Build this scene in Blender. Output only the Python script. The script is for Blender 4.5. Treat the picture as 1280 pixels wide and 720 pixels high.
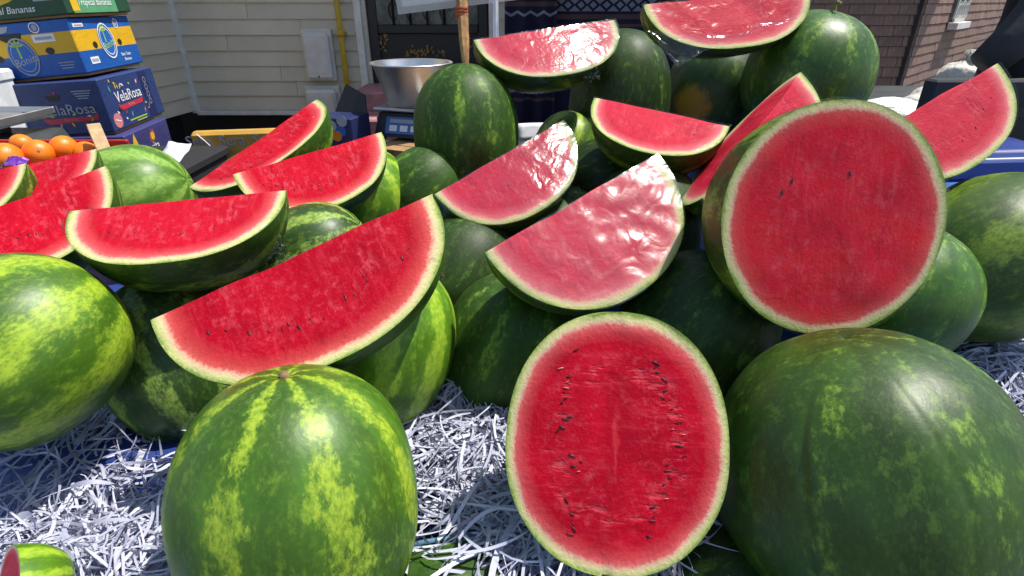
import bpy, math, random
import numpy as np
from mathutils import Vector, Matrix, noise as mnoise

# ------------------------------------------------------------------ camera, sky, sun, exposure
scn = bpy.context.scene
for o in list(bpy.data.objects):
    bpy.data.objects.remove(o)
COL = scn.collection
F = 703.0
TH = math.radians(27.1)
CAM = Vector((0, 0, 1.6))
cam = bpy.data.cameras.new('camera')
cam.sensor_width = 36.0
cam.lens = 36.0 * F / 1280.0
cam.clip_start = 0.02
cam.clip_end = 300
camo = bpy.data.objects.new('camera', cam)
COL.objects.link(camo)
camo.location = CAM
camo.rotation_euler = (math.pi / 2 - TH, 0, 0)
scn.camera = camo

SUN_AZ = math.radians(14)      # measured from +X towards +Y (behind the stall, to the right)
SUN_EL = math.radians(64)
SUN = Vector((math.cos(SUN_EL) * math.cos(SUN_AZ), math.cos(SUN_EL) * math.sin(SUN_AZ), math.sin(SUN_EL)))
w = bpy.data.worlds.new('World')
scn.world = w
w.use_nodes = True
wn = w.node_tree
sky = wn.nodes.new('ShaderNodeTexSky')
sky.sky_type = 'NISHITA'
sky.sun_disc = False
sky.sun_elevation = SUN_EL
sky.sun_rotation = math.pi / 2 - SUN_AZ
wn.links.new(sky.outputs[0], wn.nodes['Background'].inputs[0])
wn.nodes['Background'].inputs[1].default_value = 0.115
sl = bpy.data.lights.new('sun', 'SUN')
sl.energy = 4.2
sl.angle = math.radians(0.53)
sl.color = (1.0, 0.95, 0.87)
so = bpy.data.objects.new('sun', sl)
COL.objects.link(so)
so.rotation_euler = SUN.to_track_quat('Z', 'Y').to_euler()
scn.view_settings.view_transform = 'Standard'
scn.view_settings.look = 'None'
scn.view_settings.exposure = 0.52
scn.view_settings.gamma = 1.0
scn.view_settings.use_curve_mapping = False
scn.render.engine = 'CYCLES'
scn.cycles.use_denoising = True
scn.cycles.max_bounces = 7
scn.cycles.use_adaptive_sampling = True
scn.cycles.adaptive_threshold = 0.02
scn.cycles.transparent_max_bounces = 16
scn.cycles.sample_clamp_indirect = 4.0

# ------------------------------------------------------------------ pixel helpers (photo 1280 x 720)
UPV = Vector((0, math.sin(TH), math.cos(TH)))
FWV = Vector((0, math.cos(TH), -math.sin(TH)))
def ray(px, py): return (Vector((1, 0, 0)) * (px - 640) - UPV * (py - 360) + FWV * F) / F
def P(px, py, z): return CAM + ray(px, py) * z
def PY(px, py, Y):
    d = ray(px, py)
    return CAM + d * (Y / d.y)
def PZ(px, py, Z):
    d = ray(px, py)
    return CAM + d * ((Z - CAM.z) / d.z)

# ------------------------------------------------------------------ object helpers
def link(name, me, mat=None, parent=None, mw=None):
    o = bpy.data.objects.new(name, me)
    COL.objects.link(o)
    if parent is not None:
        o.parent = parent
    if mw is not None:
        o.matrix_basis = mw
    if mat is not None and me is not None and not me.materials:
        me.materials.append(mat)
    return o

def tag(o, label=None, cat=None, group=None, kind=None):
    if label: o['label'] = label
    if cat: o['category'] = cat
    if group: o['group'] = group
    if kind: o['kind'] = kind
    return o

def thing(name, label, cat, mw=None, group=None):
    o = bpy.data.objects.new(name, None)
    COL.objects.link(o)
    o.empty_display_size = 0.05
    if mw is not None:
        o.matrix_basis = mw if isinstance(mw, Matrix) else Matrix.Translation(mw)
    return tag(o, label, cat, group)

def mesh(name, vs, fs, smooth=False):
    me = bpy.data.meshes.new(name)
    me.from_pydata([tuple(v) for v in vs], [], [tuple(f) for f in fs])
    me.update()
    if smooth:
        me.polygons.foreach_set('use_smooth', [True] * len(me.polygons))
    return me

class MB:
    """collects shapes into one mesh"""
    def __init__(s): s.v = []; s.f = []
    def add(s, vs, fs):
        n = len(s.v)
        s.v += [Vector(v) for v in vs]
        s.f += [tuple(i + n for i in f) for f in fs]
        return s
    def box(s, a, b, bev=0.0, m=None):
        x0, y0, z0 = a; x1, y1, z1 = b
        if bev <= 0:
            vs = [(x, y, z) for x in (x0, x1) for y in (y0, y1) for z in (z0, z1)]
            fs = [(0, 1, 3, 2), (4, 6, 7, 5), (0, 4, 5, 1), (2, 3, 7, 6), (0, 2, 6, 4), (1, 5, 7, 3)]
        else:
            vs = []; ix = {}
            for i, (x, sx) in enumerate(((x0, 1), (x1, -1))):
                for j, (y, sy) in enumerate(((y0, 1), (y1, -1))):
                    for k, (z, sz) in enumerate(((z0, 1), (z1, -1))):
                        for ax in range(3):
                            p = [x + sx * bev, y + sy * bev, z + sz * bev]
                            p[ax] = (x, y, z)[ax]
                            ix[i, j, k, ax] = len(vs); vs.append(p)
            fs = []
            for ax in range(3):
                for sgn in (0, 1):
                    q = []
                    for u, v in ((0, 0), (1, 0), (1, 1), (0, 1)):
                        c = [0, 0, 0]; c[ax] = sgn; c[(ax + 1) % 3] = u; c[(ax + 2) % 3] = v
                        q.append(ix[c[0], c[1], c[2], ax])
                    fs.append(q if sgn else q[::-1])
            for ax in range(3):
                a1, a2 = (ax + 1) % 3, (ax + 2) % 3
                for u in (0, 1):
                    for v in (0, 1):
                        c0 = [0, 0, 0]; c0[a1] = u; c0[a2] = v
                        c1 = list(c0); c1[ax] = 1
                        q = [ix[(*c0, a1)], ix[(*c1, a1)], ix[(*c1, a2)], ix[(*c0, a2)]]
                        fs.append(q if (u == v) else q[::-1])
            for i in (0, 1):
                for j in (0, 1):
                    for k in (0, 1):
                        q = [ix[i, j, k, 0], ix[i, j, k, 1], ix[i, j, k, 2]]
                        fs.append(q if (i + j + k) % 2 else q[::-1])
        if m is not None:
            vs = [m @ Vector(v) for v in vs]
        return s.add(vs, fs)
    def tube(s, pts, r, n=8, cap=True):
        pts = [Vector(p) for p in pts]
        rs = r if isinstance(r, (list, tuple)) else [r] * len(pts)
        vs = []; fs = []
        up = Vector((0.13, 0.31, 1))
        for i, p in enumerate(pts):
            t = (pts[min(i + 1, len(pts) - 1)] - pts[max(i - 1, 0)]).normalized()
            u = t.cross(up)
            if u.length < 1e-3: u = t.cross(Vector((1, 0, 0)))
            u.normalize(); v = t.cross(u)
            for k in range(n):
                a = 2 * math.pi * k / n
                vs.append(p + (u * math.cos(a) + v * math.sin(a)) * rs[i])
        for i in range(len(pts) - 1):
            for k in range(n):
                fs.append((i * n + k, i * n + (k + 1) % n, (i + 1) * n + (k + 1) % n, (i + 1) * n + k))
        if cap:
            fs.append(tuple(range(n))[::-1]); fs.append(tuple((len(pts) - 1) * n + k for k in range(n)))
        return s.add(vs, fs)
    def lathe(s, prof, n=32, c=(0, 0, 0)):
        vs = []; fs = []
        for r, z in prof:
            for k in range(n):
                a = 2 * math.pi * k / n
                vs.append((c[0] + r * math.cos(a), c[1] + r * math.sin(a), c[2] + z))
        for i in range(len(prof) - 1):
            for k in range(n):
                fs.append((i * n + k, i * n + (k + 1) % n, (i + 1) * n + (k + 1) % n, (i + 1) * n + k))
        return s.add(vs, fs)
    def poly(s, pts, thick):
        """extrude an outline in the local XZ plane by thick along -Y"""
        n = len(pts)
        vs = [(x, 0, z) for x, z in pts] + [(x, -thick, z) for x, z in pts]
        fs = [tuple(range(n)), tuple(range(2 * n - 1, n - 1, -1))]
        fs += [(i, i + n, (i + 1) % n + n, (i + 1) % n) for i in range(n)]
        return s.add(vs, fs)
    def me(s, name, smooth=False): return mesh(name, s.v, s.f, smooth)
    def build(s, name, mat, parent=None, mw=None, smooth=False):
        return link(name, s.me(name, smooth), mat, parent, mw)

# ------------------------------------------------------------------ material helpers
class NT:
    def __init__(s, name):
        s.m = bpy.data.materials.new(name); s.m.use_nodes = True
        s.t = s.m.node_tree; s.b = s.t.nodes['Principled BSDF']; s.out = s.t.nodes['Material Output']
    def n(s, kind, **kw):
        nd = s.t.nodes.new('ShaderNode' + kind)
        for k, v in kw.items(): setattr(nd, k, v)
        return nd
    def l(s, a, b): s.t.links.new(a, b)
    def val(s, sock, v):
        if hasattr(v, 'links'): s.l(v, sock)
        elif isinstance(v, (tuple, list)) and sock.type == 'RGBA' and len(v) == 3: sock.default_value = (*v, 1)
        else: sock.default_value = v
    def math(s, op, a, b=0.0, c=None, clamp=False):
        nd = s.n('Math', operation=op, use_clamp=clamp)
        s.val(nd.inputs[0], a); s.val(nd.inputs[1], b)
        if c is not None: s.val(nd.inputs[2], c)
        return nd.outputs[0]
    def mix(s, f, a, b, blend='MIX'):
        nd = s.n('Mix', data_type='RGBA', blend_type=blend)
        s.val(nd.inputs[0], f); s.val(nd.inputs[6], a); s.val(nd.inputs[7], b)
        return nd.outputs[2]
    def noise(s, vec, scale, detail=3, rough=0.55, dist=0.0, out=0):
        nd = s.n('TexNoise')
        if vec is not None: s.l(vec, nd.inputs['Vector'])
        nd.inputs['Scale'].default_value = scale; nd.inputs['Detail'].default_value = detail
        nd.inputs['Roughness'].default_value = rough; nd.inputs['Distortion'].default_value = dist
        return nd.outputs[out]
    def step(s, x, lo, hi):
        nd = s.n('MapRange', interpolation_type='SMOOTHSTEP')
        s.val(nd.inputs[0], x); s.val(nd.inputs[1], lo); s.val(nd.inputs[2], hi)
        return nd.outputs[0]
    def ramp(s, x, stops, interp='LINEAR'):
        nd = s.n('ValToRGB'); cr = nd.color_ramp; cr.interpolation = interp
        s.l(x, nd.inputs[0])
        while len(cr.elements) < len(stops): cr.elements.new(0.5)
        for e, (p, c) in zip(cr.elements, stops):
            e.position = p; e.color = (*c, 1)
        return nd.outputs[0]
    def mapping(s, vec, scale=(1, 1, 1), loc=(0, 0, 0)):
        nd = s.n('Mapping'); s.l(vec, nd.inputs[0])
        nd.inputs['Scale'].default_value = scale; nd.inputs['Location'].default_value = loc
        return nd.outputs[0]
    def bump(s, h, strength=0.3, dist=0.002, normal=None):
        nd = s.n('Bump'); s.l(h, nd.inputs['Height'])
        nd.inputs['Strength'].default_value = strength; nd.inputs['Distance'].default_value = dist
        if normal is not None: s.l(normal, nd.inputs['Normal'])
        return nd.outputs[0]
    def obj(s): return s.n('TexCoord').outputs['Object']
    def set(s, **kw):
        names = {'color': 'Base Color', 'rough': 'Roughness', 'metal': 'Metallic', 'normal': 'Normal', 'spec': 'Specular IOR Level',
                 'sss': 'Subsurface Weight', 'coat': 'Coat Weight', 'coatr': 'Coat Roughness', 'alpha': 'Alpha'}
        for k, v in kw.items(): s.val(s.b.inputs[names[k]], v)
        return s.m

def plain(name, col, rough=0.6, metal=0.0, var=0.12, scale=12, bump=0.1, bscale=80, spec=0.5):
    """simple surface with colour variation and fine relief"""
    t = NT(name); o = t.obj()
    n1 = t.noise(o, scale, 5); n2 = t.noise(o, bscale, 4)
    c = t.mix(t.step(n1, 0.35, 0.7), tuple(x * (1 - var) for x in col), tuple(min(1, x * (1 + var)) for x in col))
    c = t.mix(t.math('MULTIPLY', t.step(n2, 0.55, 0.8), var), c, tuple(x * 0.5 for x in col))
    return t.set(color=c, rough=t.math('ADD', t.math('MULTIPLY', n1, 0.2), rough - 0.1), metal=metal, spec=spec,
                 normal=t.bump(n2, bump, 0.003))

# ---- watermelon skin: integer stripe count around the long (X) axis, ragged edges, blotches
def rind_mat(name, dark, light, n=10, width=0.0, soft=0.5, rag=1.6, blotch=0.5, off=0.0, vein=0.5, patch=None, rough=0.40, spec=0.42):
    dark = (dark[0] * 1.15, dark[1], dark[2] * .65)
    t = NT(name); o = t.obj()
    mo = t.mapping(o, (0.55, 1.0, 1.0), (off, off * 1.7, -off))
    sp = t.n('SeparateXYZ'); t.l(o, sp.inputs[0])
    phi = t.math('ARCTAN2', sp.outputs[2], sp.outputs[1])
    d1 = t.noise(mo, 9, 3); d2 = t.noise(mo, 75, 6, 0.74); d3 = t.noise(mo, 210, 4, 0.68)
    dd = t.math('MULTIPLY', t.math('SUBTRACT', d1, 0.5), rag * 2.6)
    env = t.math('SINE', t.math('ADD', t.math('MULTIPLY', phi, float(n)), dd))
    # lacy pale band: the fine noise decides inside the band's envelope
    wv = t.math('ADD', env, t.math('MULTIPLY', t.math('SUBTRACT', d2, 0.5), 4.4))
    wv = t.math('ADD', wv, t.math('MULTIPLY', t.math('SUBTRACT', t.noise(mo, 24, 5, 0.66), 0.60 - 0.25 * blotch), 3.4))
    msk = t.step(wv, width + .0, width + .45 + soft)
    # deep bands between, broken tone, speckle
    base = t.mix(t.step(t.noise(mo, 6, 4, 0.6), 0.3, 0.7), tuple(c * 0.50 for c in dark), tuple(c * 1.25 for c in dark))
    base = t.mix(t.math('MULTIPLY', t.step(env, 0.1, -0.9), 0.45), base, tuple(c * 0.45 for c in dark))
    base = t.mix(t.math('MULTIPLY', t.step(d3, 0.46, 0.70), 0.42), base, tuple(a * 0.75 + b * 0.22 for a, b in zip(dark, light)))
    base = t.mix(t.math('MULTIPLY', t.step(d2, 0.50, 0.66), 0.75), base, tuple(a * 0.9 + b * 0.24 for a, b in zip(dark, light)))
    pale = t.mix(t.step(d3, 0.36, 0.60), tuple(0.8 * a + 0.35 * b for a, b in zip(dark, light)), light)
    c = t.mix(t.math('MULTIPLY', msk, 0.92), base, pale)
    vo = t.n('TexVoronoi', feature='DISTANCE_TO_EDGE'); vo.inputs['Scale'].default_value = 40
    t.l(t.mapping(o, (0.35, 1, 1)), vo.inputs['Vector'])
    vn = t.math('SUBTRACT', 1.0, t.step(vo.outputs[0], 0.0, 0.07))
    c = t.mix(t.math('MULTIPLY', vn, 0.30 * vein), c, tuple(x * 0.5 for x in dark))
    # dry scuffs and pale dust specks
    sc = t.step(t.noise(t.mapping(mo, (1.0, 3.0, 3.0)), 16, 8, 0.72), 0.66, 0.75)
    c = t.mix(t.math('MULTIPLY', sc, 0.45), c, (0.26, 0.23, 0.12))
    if patch:       # field spot: where the fruit lay on the soil
        px_, pr_ = patch
        vd = t.n('VectorMath', operation='DISTANCE'); t.l(o, vd.inputs[0]); vd.inputs[1].default_value = px_
        pm = t.math('SUBTRACT', 1.0, t.step(t.math('ADD', vd.outputs['Value'], t.math('MULTIPLY', t.math('SUBTRACT', d2, .5), .05)), pr_ * 0.6, pr_))
        c = t.mix(pm, c, (0.42, 0.23, 0.03))
    h = t.math('ADD', t.math('MULTIPLY', d3, 0.25), t.math('MULTIPLY', t.noise(mo, 22, 3), 1.0))
    rg = t.math('ADD', rough - 0.08, t.math('MULTIPLY', d2, 0.2))
    return t.set(color=c, rough=rg, normal=t.bump(h, 0.16, 0.006), spec=spec)

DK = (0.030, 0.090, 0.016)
RIND = {
    'mid':   rind_mat('rind_mid', (0.050, 0.150, 0.016), (0.33, 0.45, 0.03), 8, 0.35, 0.5, 1.1, 0.55, 0.0),
    'lime':  rind_mat('rind_lime', (0.060, 0.170, 0.016), (0.36, 0.50, 0.03), 7, -0.25, 1.1, 1.3, 0.8, 3.1),
    'bright': rind_mat('rind_bright', (0.09, 0.25, 0.018), (0.36, 0.52, 0.04), 9, 0.0, 0.6, 1.0, 0.7, 5.7),
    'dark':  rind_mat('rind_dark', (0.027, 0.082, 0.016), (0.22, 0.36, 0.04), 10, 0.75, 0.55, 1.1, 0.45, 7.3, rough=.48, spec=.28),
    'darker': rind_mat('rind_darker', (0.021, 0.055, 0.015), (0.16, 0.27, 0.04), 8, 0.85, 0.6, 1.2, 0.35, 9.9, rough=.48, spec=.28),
    'smooth': rind_mat('rind_smooth', (0.028, 0.078, 0.013), (0.20, 0.34, 0.03), 7, 0.75, 0.7, 1.2, 0.30, 12.1, 0.3),
    'stripe': rind_mat('rind_stripe', (0.030, 0.090, 0.020), (0.30, 0.44, 0.07), 9, 0.45, 0.45, 0.7, 0.75, 15.5),
    'spot':  rind_mat('rind_spot', (0.024, 0.066, 0.018), (0.15, 0.26, 0.04), 8, 0.85, 0.6, 1.2, 0.35, 19.9, 0.5, ((-0.02, -0.10, 0.05), 0.060)),
    'slice': rind_mat('rind_slice', (0.035, 0.105, 0.016), (0.26, 0.38, 0.04), 9, 0.3, 0.5, 1.1, 0.55, 22.2, rough=.48, spec=.28),
    'oval':  rind_mat('rind_oval', (0.034, 0.110, 0.015), (0.22, 0.36, 0.03), 9, 0.55, 0.7, 1.0, 0.45, 31.0),
    'moss':  rind_mat('rind_moss', (0.045, 0.115, 0.014), (0.20, 0.28, 0.03), 6, 0.0, 1.2, 1.5, 0.7, 37.0),
    'pale':  rind_mat('rind_pale', (0.075, 0.20, 0.03), (0.27, 0.44, 0.08), 8, -0.1, 0.9, 1.3, 0.8, 26.0),
}

# ---- watermelon flesh: 'rad' runs 0 on the long axis to 1 at the skin
def flesh_mat(name, red=(0.50, 0.003, 0.017), pink=(0.68, 0.12, 0.12), cav=1.0, streak=(90, 14, 40), vein=False):
    t = NT(name); o = t.obj()
    at = t.n('Attribute', attribute_name='rad')
    r = at.outputs['Fac']
    n1 = t.noise(o, 30, 4); n2 = t.noise(o, 220, 4, 0.7); n3 = t.noise(o, 12, 4, 0.6)
    rr = t.math('ADD', r, t.math('MULTIPLY', t.math('SUBTRACT', n1, 0.5), 0.05))
    rr = t.math('ADD', rr, t.math('MULTIPLY', t.math('SUBTRACT', n2, 0.5), 0.06))
    rr = t.math('ADD', rr, t.math('MULTIPLY', t.math('SUBTRACT', n3, 0.5), 0.08))
    c = t.ramp(rr, [(0.0, red), (0.76, red), (0.86, tuple(0.5 * (a + b) for a, b in zip(red, pink))), (0.90, pink),
                    (0.928, (0.70, 0.44, 0.28)), (0.950, (0.62, 0.56, 0.28)), (0.976, (0.48, 0.50, 0.19)), (0.995, (0.20, 0.30, 0.06))])
    core = t.math('SUBTRACT', 1.0, t.step(r, 0.78, 0.88))
    # grainy cells, paler fibres, deeper blotches
    c = t.mix(t.math('MULTIPLY', t.math('MULTIPLY', t.step(n2, 0.50, 0.75), core), 0.26), c, (0.70, 0.07, 0.10))
    c = t.mix(t.math('MULTIPLY', t.math('MULTIPLY', t.step(n3, 0.45, 0.75), core), 0.55), c, tuple(x * 0.55 for x in red))
    fib = t.noise(t.mapping(o, (0.6, 1.0, 1.0)), 34, 6, 0.75, 1.2)
    c = t.mix(t.math('MULTIPLY', t.math('MULTIPLY', t.step(fib, 0.57, 0.72), core), 0.26), c, (0.70, 0.06, 0.09))
    st_ = t.noise(t.mapping(o, tuple(v / 40 for v in streak)), 40, 5, 0.7, 0.4)
    c = t.mix(t.math('MULTIPLY', t.math('MULTIPLY', t.step(st_, 0.50, 0.75), core), 0.30), c, (0.70, 0.08, 0.11))
    c = t.mix(t.math('MULTIPLY', t.math('MULTIPLY', t.step(st_, 0.46, 0.30), core), 0.40), c, tuple(x * 0.5 for x in red))
    mid_ = t.math('MULTIPLY', t.step(r, 0.12, 0.30), t.math('SUBTRACT', 1.0, t.step(r, 0.62, 0.78)))
    mt_ = t.noise(o, 62, 6, 0.72)
    c = t.mix(t.math('MULTIPLY', t.math('MULTIPLY', t.step(mt_, 0.50, 0.68), mid_), 0.42), c, (0.70, 0.10, 0.13))
    if vein:
        sv = t.n('SeparateXYZ'); t.l(o, sv.inputs[0])
        yy = t.math('ABSOLUTE', t.math('ADD', sv.outputs[1], t.math('MULTIPLY', t.math('SUBTRACT', t.noise(o, 28, 2), .5), .022)))
        vm = t.math('MULTIPLY', t.math('SUBTRACT', 1.0, t.step(yy, 0.0004, 0.0030)), t.math('SUBTRACT', 1.0, t.step(t.math('ABSOLUTE', sv.outputs[0]), .015, .050)))
        c = t.mix(t.math('MULTIPLY', vm, .14), c, (0.72, 0.16, 0.17))
        dk_ = t.math('MULTIPLY', t.math('SUBTRACT', 1.0, t.step(yy, .004, .026)), t.math('SUBTRACT', 1.0, t.step(t.math('ABSOLUTE', sv.outputs[0]), .05, .095)))
        c = t.mix(t.math('MULTIPLY', dk_, t.math('MULTIPLY', t.math('SUBTRACT', 1.0, vm), .35)), c, tuple(x * .55 for x in red))
    # seed band: a run of short hollows across the fibres
    band = t.math('MULTIPLY', t.step(r, 0.42, 0.52), t.math('SUBTRACT', 1.0, t.step(r, 0.60, 0.70)))
    hol = t.noise(t.mapping(o, (2.6, 0.9, 1.0)), 34, 3, 0.6)
    hm = t.math('MULTIPLY', t.math('MULTIPLY', t.step(hol, 0.50, 0.66), band), 0.40 * cav)
    c = t.mix(hm, c, (0.66, 0.11, 0.13))
    hm2 = t.math('MULTIPLY', t.math('MULTIPLY', t.step(hol, 0.42, 0.30), band), 0.6 * cav)
    c = t.mix(hm2, c, tuple(x * 0.45 for x in red))
    h = t.math('ADD', t.math('MULTIPLY', n2, 0.6), t.math('ADD', t.math('MULTIPLY', fib, 0.8), t.math('MULTIPLY', hm, -1.5)))
    m = t.set(color=c, rough=0.45, normal=t.bump(h, 0.75, 0.002), spec=0.07, sss=0.04)
    t.b.inputs['Subsurface Radius'].default_value = (1.0, 0.25, 0.2)
    t.b.inputs['Subsurface Scale'].default_value = 0.008
    return m
FLESH = flesh_mat('flesh')
FLESH_DEEP = flesh_mat('flesh_deep', (0.41, 0.003, 0.016), (0.58, 0.09, 0.08), 0.5)
FLESH_PINK = flesh_mat('flesh_pink', (0.55, 0.016, 0.040), (0.68, 0.16, 0.17), 0.7)
FLESH_HALF = flesh_mat('flesh_half', (0.50, 0.004, 0.020), (0.66, 0.12, 0.12), 1.0, (90, 14, 40), True)
FLESH_DISC = flesh_mat('flesh_disc', (0.62, 0.006, 0.020), (0.62, 0.09, 0.08), 0.25, (40, 90, 16))
SEED = plain('seed_dark', (0.020, 0.008, 0.006), 0.4)
SEED_PALE = plain('seed_pale', (0.55, 0.24, 0.16), 0.5)

def film_mat(name, fine, strength, refl, rough=0.10, scale=230, slow=0.0, bow=0.0, fold=30):
    t = NT(name); o = t.obj()
    n1 = t.noise(o, scale, 1.5, 0.5); n2 = t.noise(o, fold, 1.6, 0.5, 1.2)
    h = t.math('ADD', t.math('ADD', t.math('MULTIPLY', n1, fine), n2), t.math('MULTIPLY', t.noise(o, 8, 2, 0.5, 0.6), slow))
    if bow:
        sv = t.n('SeparateXYZ'); t.l(o, sv.inputs[0])
        h = t.math('SUBTRACT', h, t.math('MULTIPLY', t.math('MULTIPLY', sv.outputs[0], sv.outputs[0]), bow))
    bp = t.bump(h, strength, 0.004)
    tr = t.n('BsdfTransparent'); tr.inputs[0].default_value = (0.97, 0.975, 0.98, 1)
    gl = t.n('BsdfGlossy'); gl.inputs['Roughness'].default_value = rough
    t.l(bp, gl.inputs['Normal'])
    lw = t.n('LayerWeight'); lw.inputs[0].default_value = 0.25; t.l(bp, lw.inputs['Normal'])
    f = t.math('ADD', refl, t.math('MULTIPLY', lw.outputs['Fresnel'], 0.14), clamp=True)
    mx = t.n('MixShader'); t.l(f, mx.inputs[0]); t.l(tr.outputs[0], mx.inputs[1]); t.l(gl.outputs[0], mx.inputs[2])
    t.l(mx.outputs[0], t.out.inputs[0])
    return t.m
FILM = film_mat('cling_film', 0.05, 0.5, 0.012, 0.20, 200, 2.0)
FILM_DEW = film_mat('cling_film_dewy', 0.16, 0.9, 0.10, 0.22, 170, 1.0, 240.0, 24)
FILM_GLARE = film_mat('cling_film_glare', 0.06, 0.65, 0.095, 0.23, 150, 4.0, 110.0, 22)
FILM_FACE = film_mat('cling_film_face', 0.06, 0.9, 0.016, 0.14, 200, 5.0, 0.0, 12)
FILM_LOOSE = film_mat('cling_film_loose', 0.1, 0.8, 0.06, 0.12)

# ------------------------------------------------------------------ ground
def nse(x, y, z=0.0): return mnoise.noise(Vector((x, y, z)))
t = NT('paving'); o_ = t.obj()
n1 = t.noise(o_, 0.8, 5); n2 = t.noise(o_, 60, 4)
cc = t.mix(t.step(n1, 0.3, 0.7), (0.10, 0.10, 0.095), (0.17, 0.165, 0.155))
cc = t.mix(t.math('MULTIPLY', t.step(n2, 0.5, 0.7), 0.4), cc, (0.06, 0.06, 0.06))
M_GROUND = t.set(color=cc, rough=0.85, normal=t.bump(n2, 0.4, 0.01))
g = MB().add([(-150, -150, 0), (150, -150, 0), (150, 150, 0), (-150, 150, 0)], [(0, 1, 2, 3)]).build('ground', M_GROUND)
tag(g, kind='structure')

# ------------------------------------------------------------------ clapboard house
M_SIDING = None
def siding_mat(name, col):
    t = NT(name); o = t.obj()
    n1 = t.noise(o, 2.5, 5); n2 = t.noise(t.mapping(o, (0.15, 1, 1)), 40, 5, 0.7)
    c = t.mix(t.step(n1, 0.3, 0.75), tuple(x * 0.86 for x in col), col)
    c = t.mix(t.math('MULTIPLY', t.step(n2, 0.52, 0.75), 0.3), c, tuple(x * 0.6 for x in col))
    oi = t.n('ObjectInfo')
    c = t.mix(t.math('MULTIPLY', oi.outputs['Random'], 0.18), c, tuple(x * 0.55 for x in col))
    return t.set(color=c, rough=0.62, normal=t.bump(n2, 0.15, 0.003))
M_SIDING = siding_mat('siding_cream', (0.68, 0.605, 0.47))
M_WTRIM = plain('white_trim', (0.68, 0.655, 0.61), 0.5, var=0.1, bscale=30)
M_BLACK = plain('black_void', (0.012, 0.011, 0.011), 0.7)
M_DARKWOOD = plain('dark_door', (0.016, 0.015, 0.018), 0.4, bump=0.2, bscale=40)
M_GOLD = plain('gold_leaf', (0.30, 0.19, 0.05), 0.45, 0.5)
M_PINKSTONE = plain('pink_steps', (0.36, 0.17, 0.17), 0.75, var=0.2, bump=0.4)
M_BROWNBASE = plain('brown_base', (0.10, 0.045, 0.04), 0.8)
WY = 4.6
zb = PY(243, 137, WY).z                    # lower edge of the siding
xc = -2.49                                 # inner corner
xd = -1.13                                 # door trim
house = thing('clapboard_house', 'cream clapboard house with white trim and a black ornate door', 'house', (xc, WY, 0))
def hp(name, mb, mat, smooth=False): return mb.build(name, mat, house, Matrix.Translation((-xc, -WY, 0)), smooth)
BH = 0.108
def board_mesh(L):
    # bevelled lap board: thick lower edge, thin upper edge, local X along the wall, -Y outward
    return mesh('siding_board', [(0, -0.020, 0), (L, -0.020, 0), (L, 0, 0), (0, 0, 0), (0, -0.004, BH + 0.012), (L, -0.004, BH + 0.012), (L, 0.004, BH + 0.012), (0, 0.004, BH + 0.012), (0, -0.019, 0.005), (L, -0.019, 0.005)],
                [(0, 1, 9, 8), (8, 9, 5, 4), (4, 5, 6, 7), (2, 3, 7, 6), (0, 3, 2, 1), (0, 8, 4, 7, 3), (1, 2, 6, 5, 9)])
def boards(p, ang, L, z0, nrow):
    for i in range(nrow):
        cut = L * random.uniform(.25, .75)                      # butt joint somewhere along each course
        for u, l_ in ((0, cut - .0015), (cut + .0015, L - cut - .0015)):
            link('siding_board', board_mesh(l_), M_SIDING, house,
                 Matrix.Translation((p[0] - xc, p[1] - WY, z0 + i * BH)) @ Matrix.Rotation(ang, 4, 'Z') @ Matrix.Translation((u, random.uniform(-.001, .001), 0)) @ Matrix.Rotation(random.uniform(-.0015, .0015), 4, 'Y'))
random.seed(2)
boards((xc, WY), 0, xd - 0.03 - xc, zb, 22)
dl = Vector((-0.14, -1.0, 0)).normalized()         # return wall towards the viewer
Lr = 2.6
pst = Vector((xc, WY, 0)) + dl * Lr
boards((pst.x, pst.y), math.atan2(-dl.y, -dl.x), Lr, zb, 22)
# backing walls and foundation
hp('wall', MB().box((xc - 0.02, WY + 0.006, zb), (xd, WY + 0.2, zb + 22 * BH + .02)), M_SIDING)
hp('foundation', MB().box((xc - 0.3, WY + 0.12, 0), (xd + 0.03, WY + 0.25, zb - 0.002)), M_BLACK)
hp('sill_board', MB().box((xc + 0.02, WY - 0.05, zb - 0.035), (xd + 0.02, WY + 0.1, zb - 0.003), 0.004), M_WTRIM)
hp('footing', MB().box((xc, WY - 0.02, 0), (xd + 0.4, WY + 0.12, 0.35)), M_BROWNBASE)
hp('corner_trim', MB().box((xc - 0.012, WY - 0.055, zb - 0.02), (xc + 0.035, WY + 0.0, zb + 22 * BH), 0.004), M_WTRIM)
m_ = Matrix.Translation((pst.x, pst.y, 0)) @ Matrix.Rotation(math.atan2(-dl.y, -dl.x), 4, 'Z')
hp('return_foundation', MB().box((0, 0.14, 0), (Lr - .02, 0.3, zb), m=m_), M_BLACK)
hp('return_wall', MB().box((0, 0.007, zb), (Lr - .03, 0.15, zb + 22 * BH), m=m_), M_SIDING)
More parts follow.
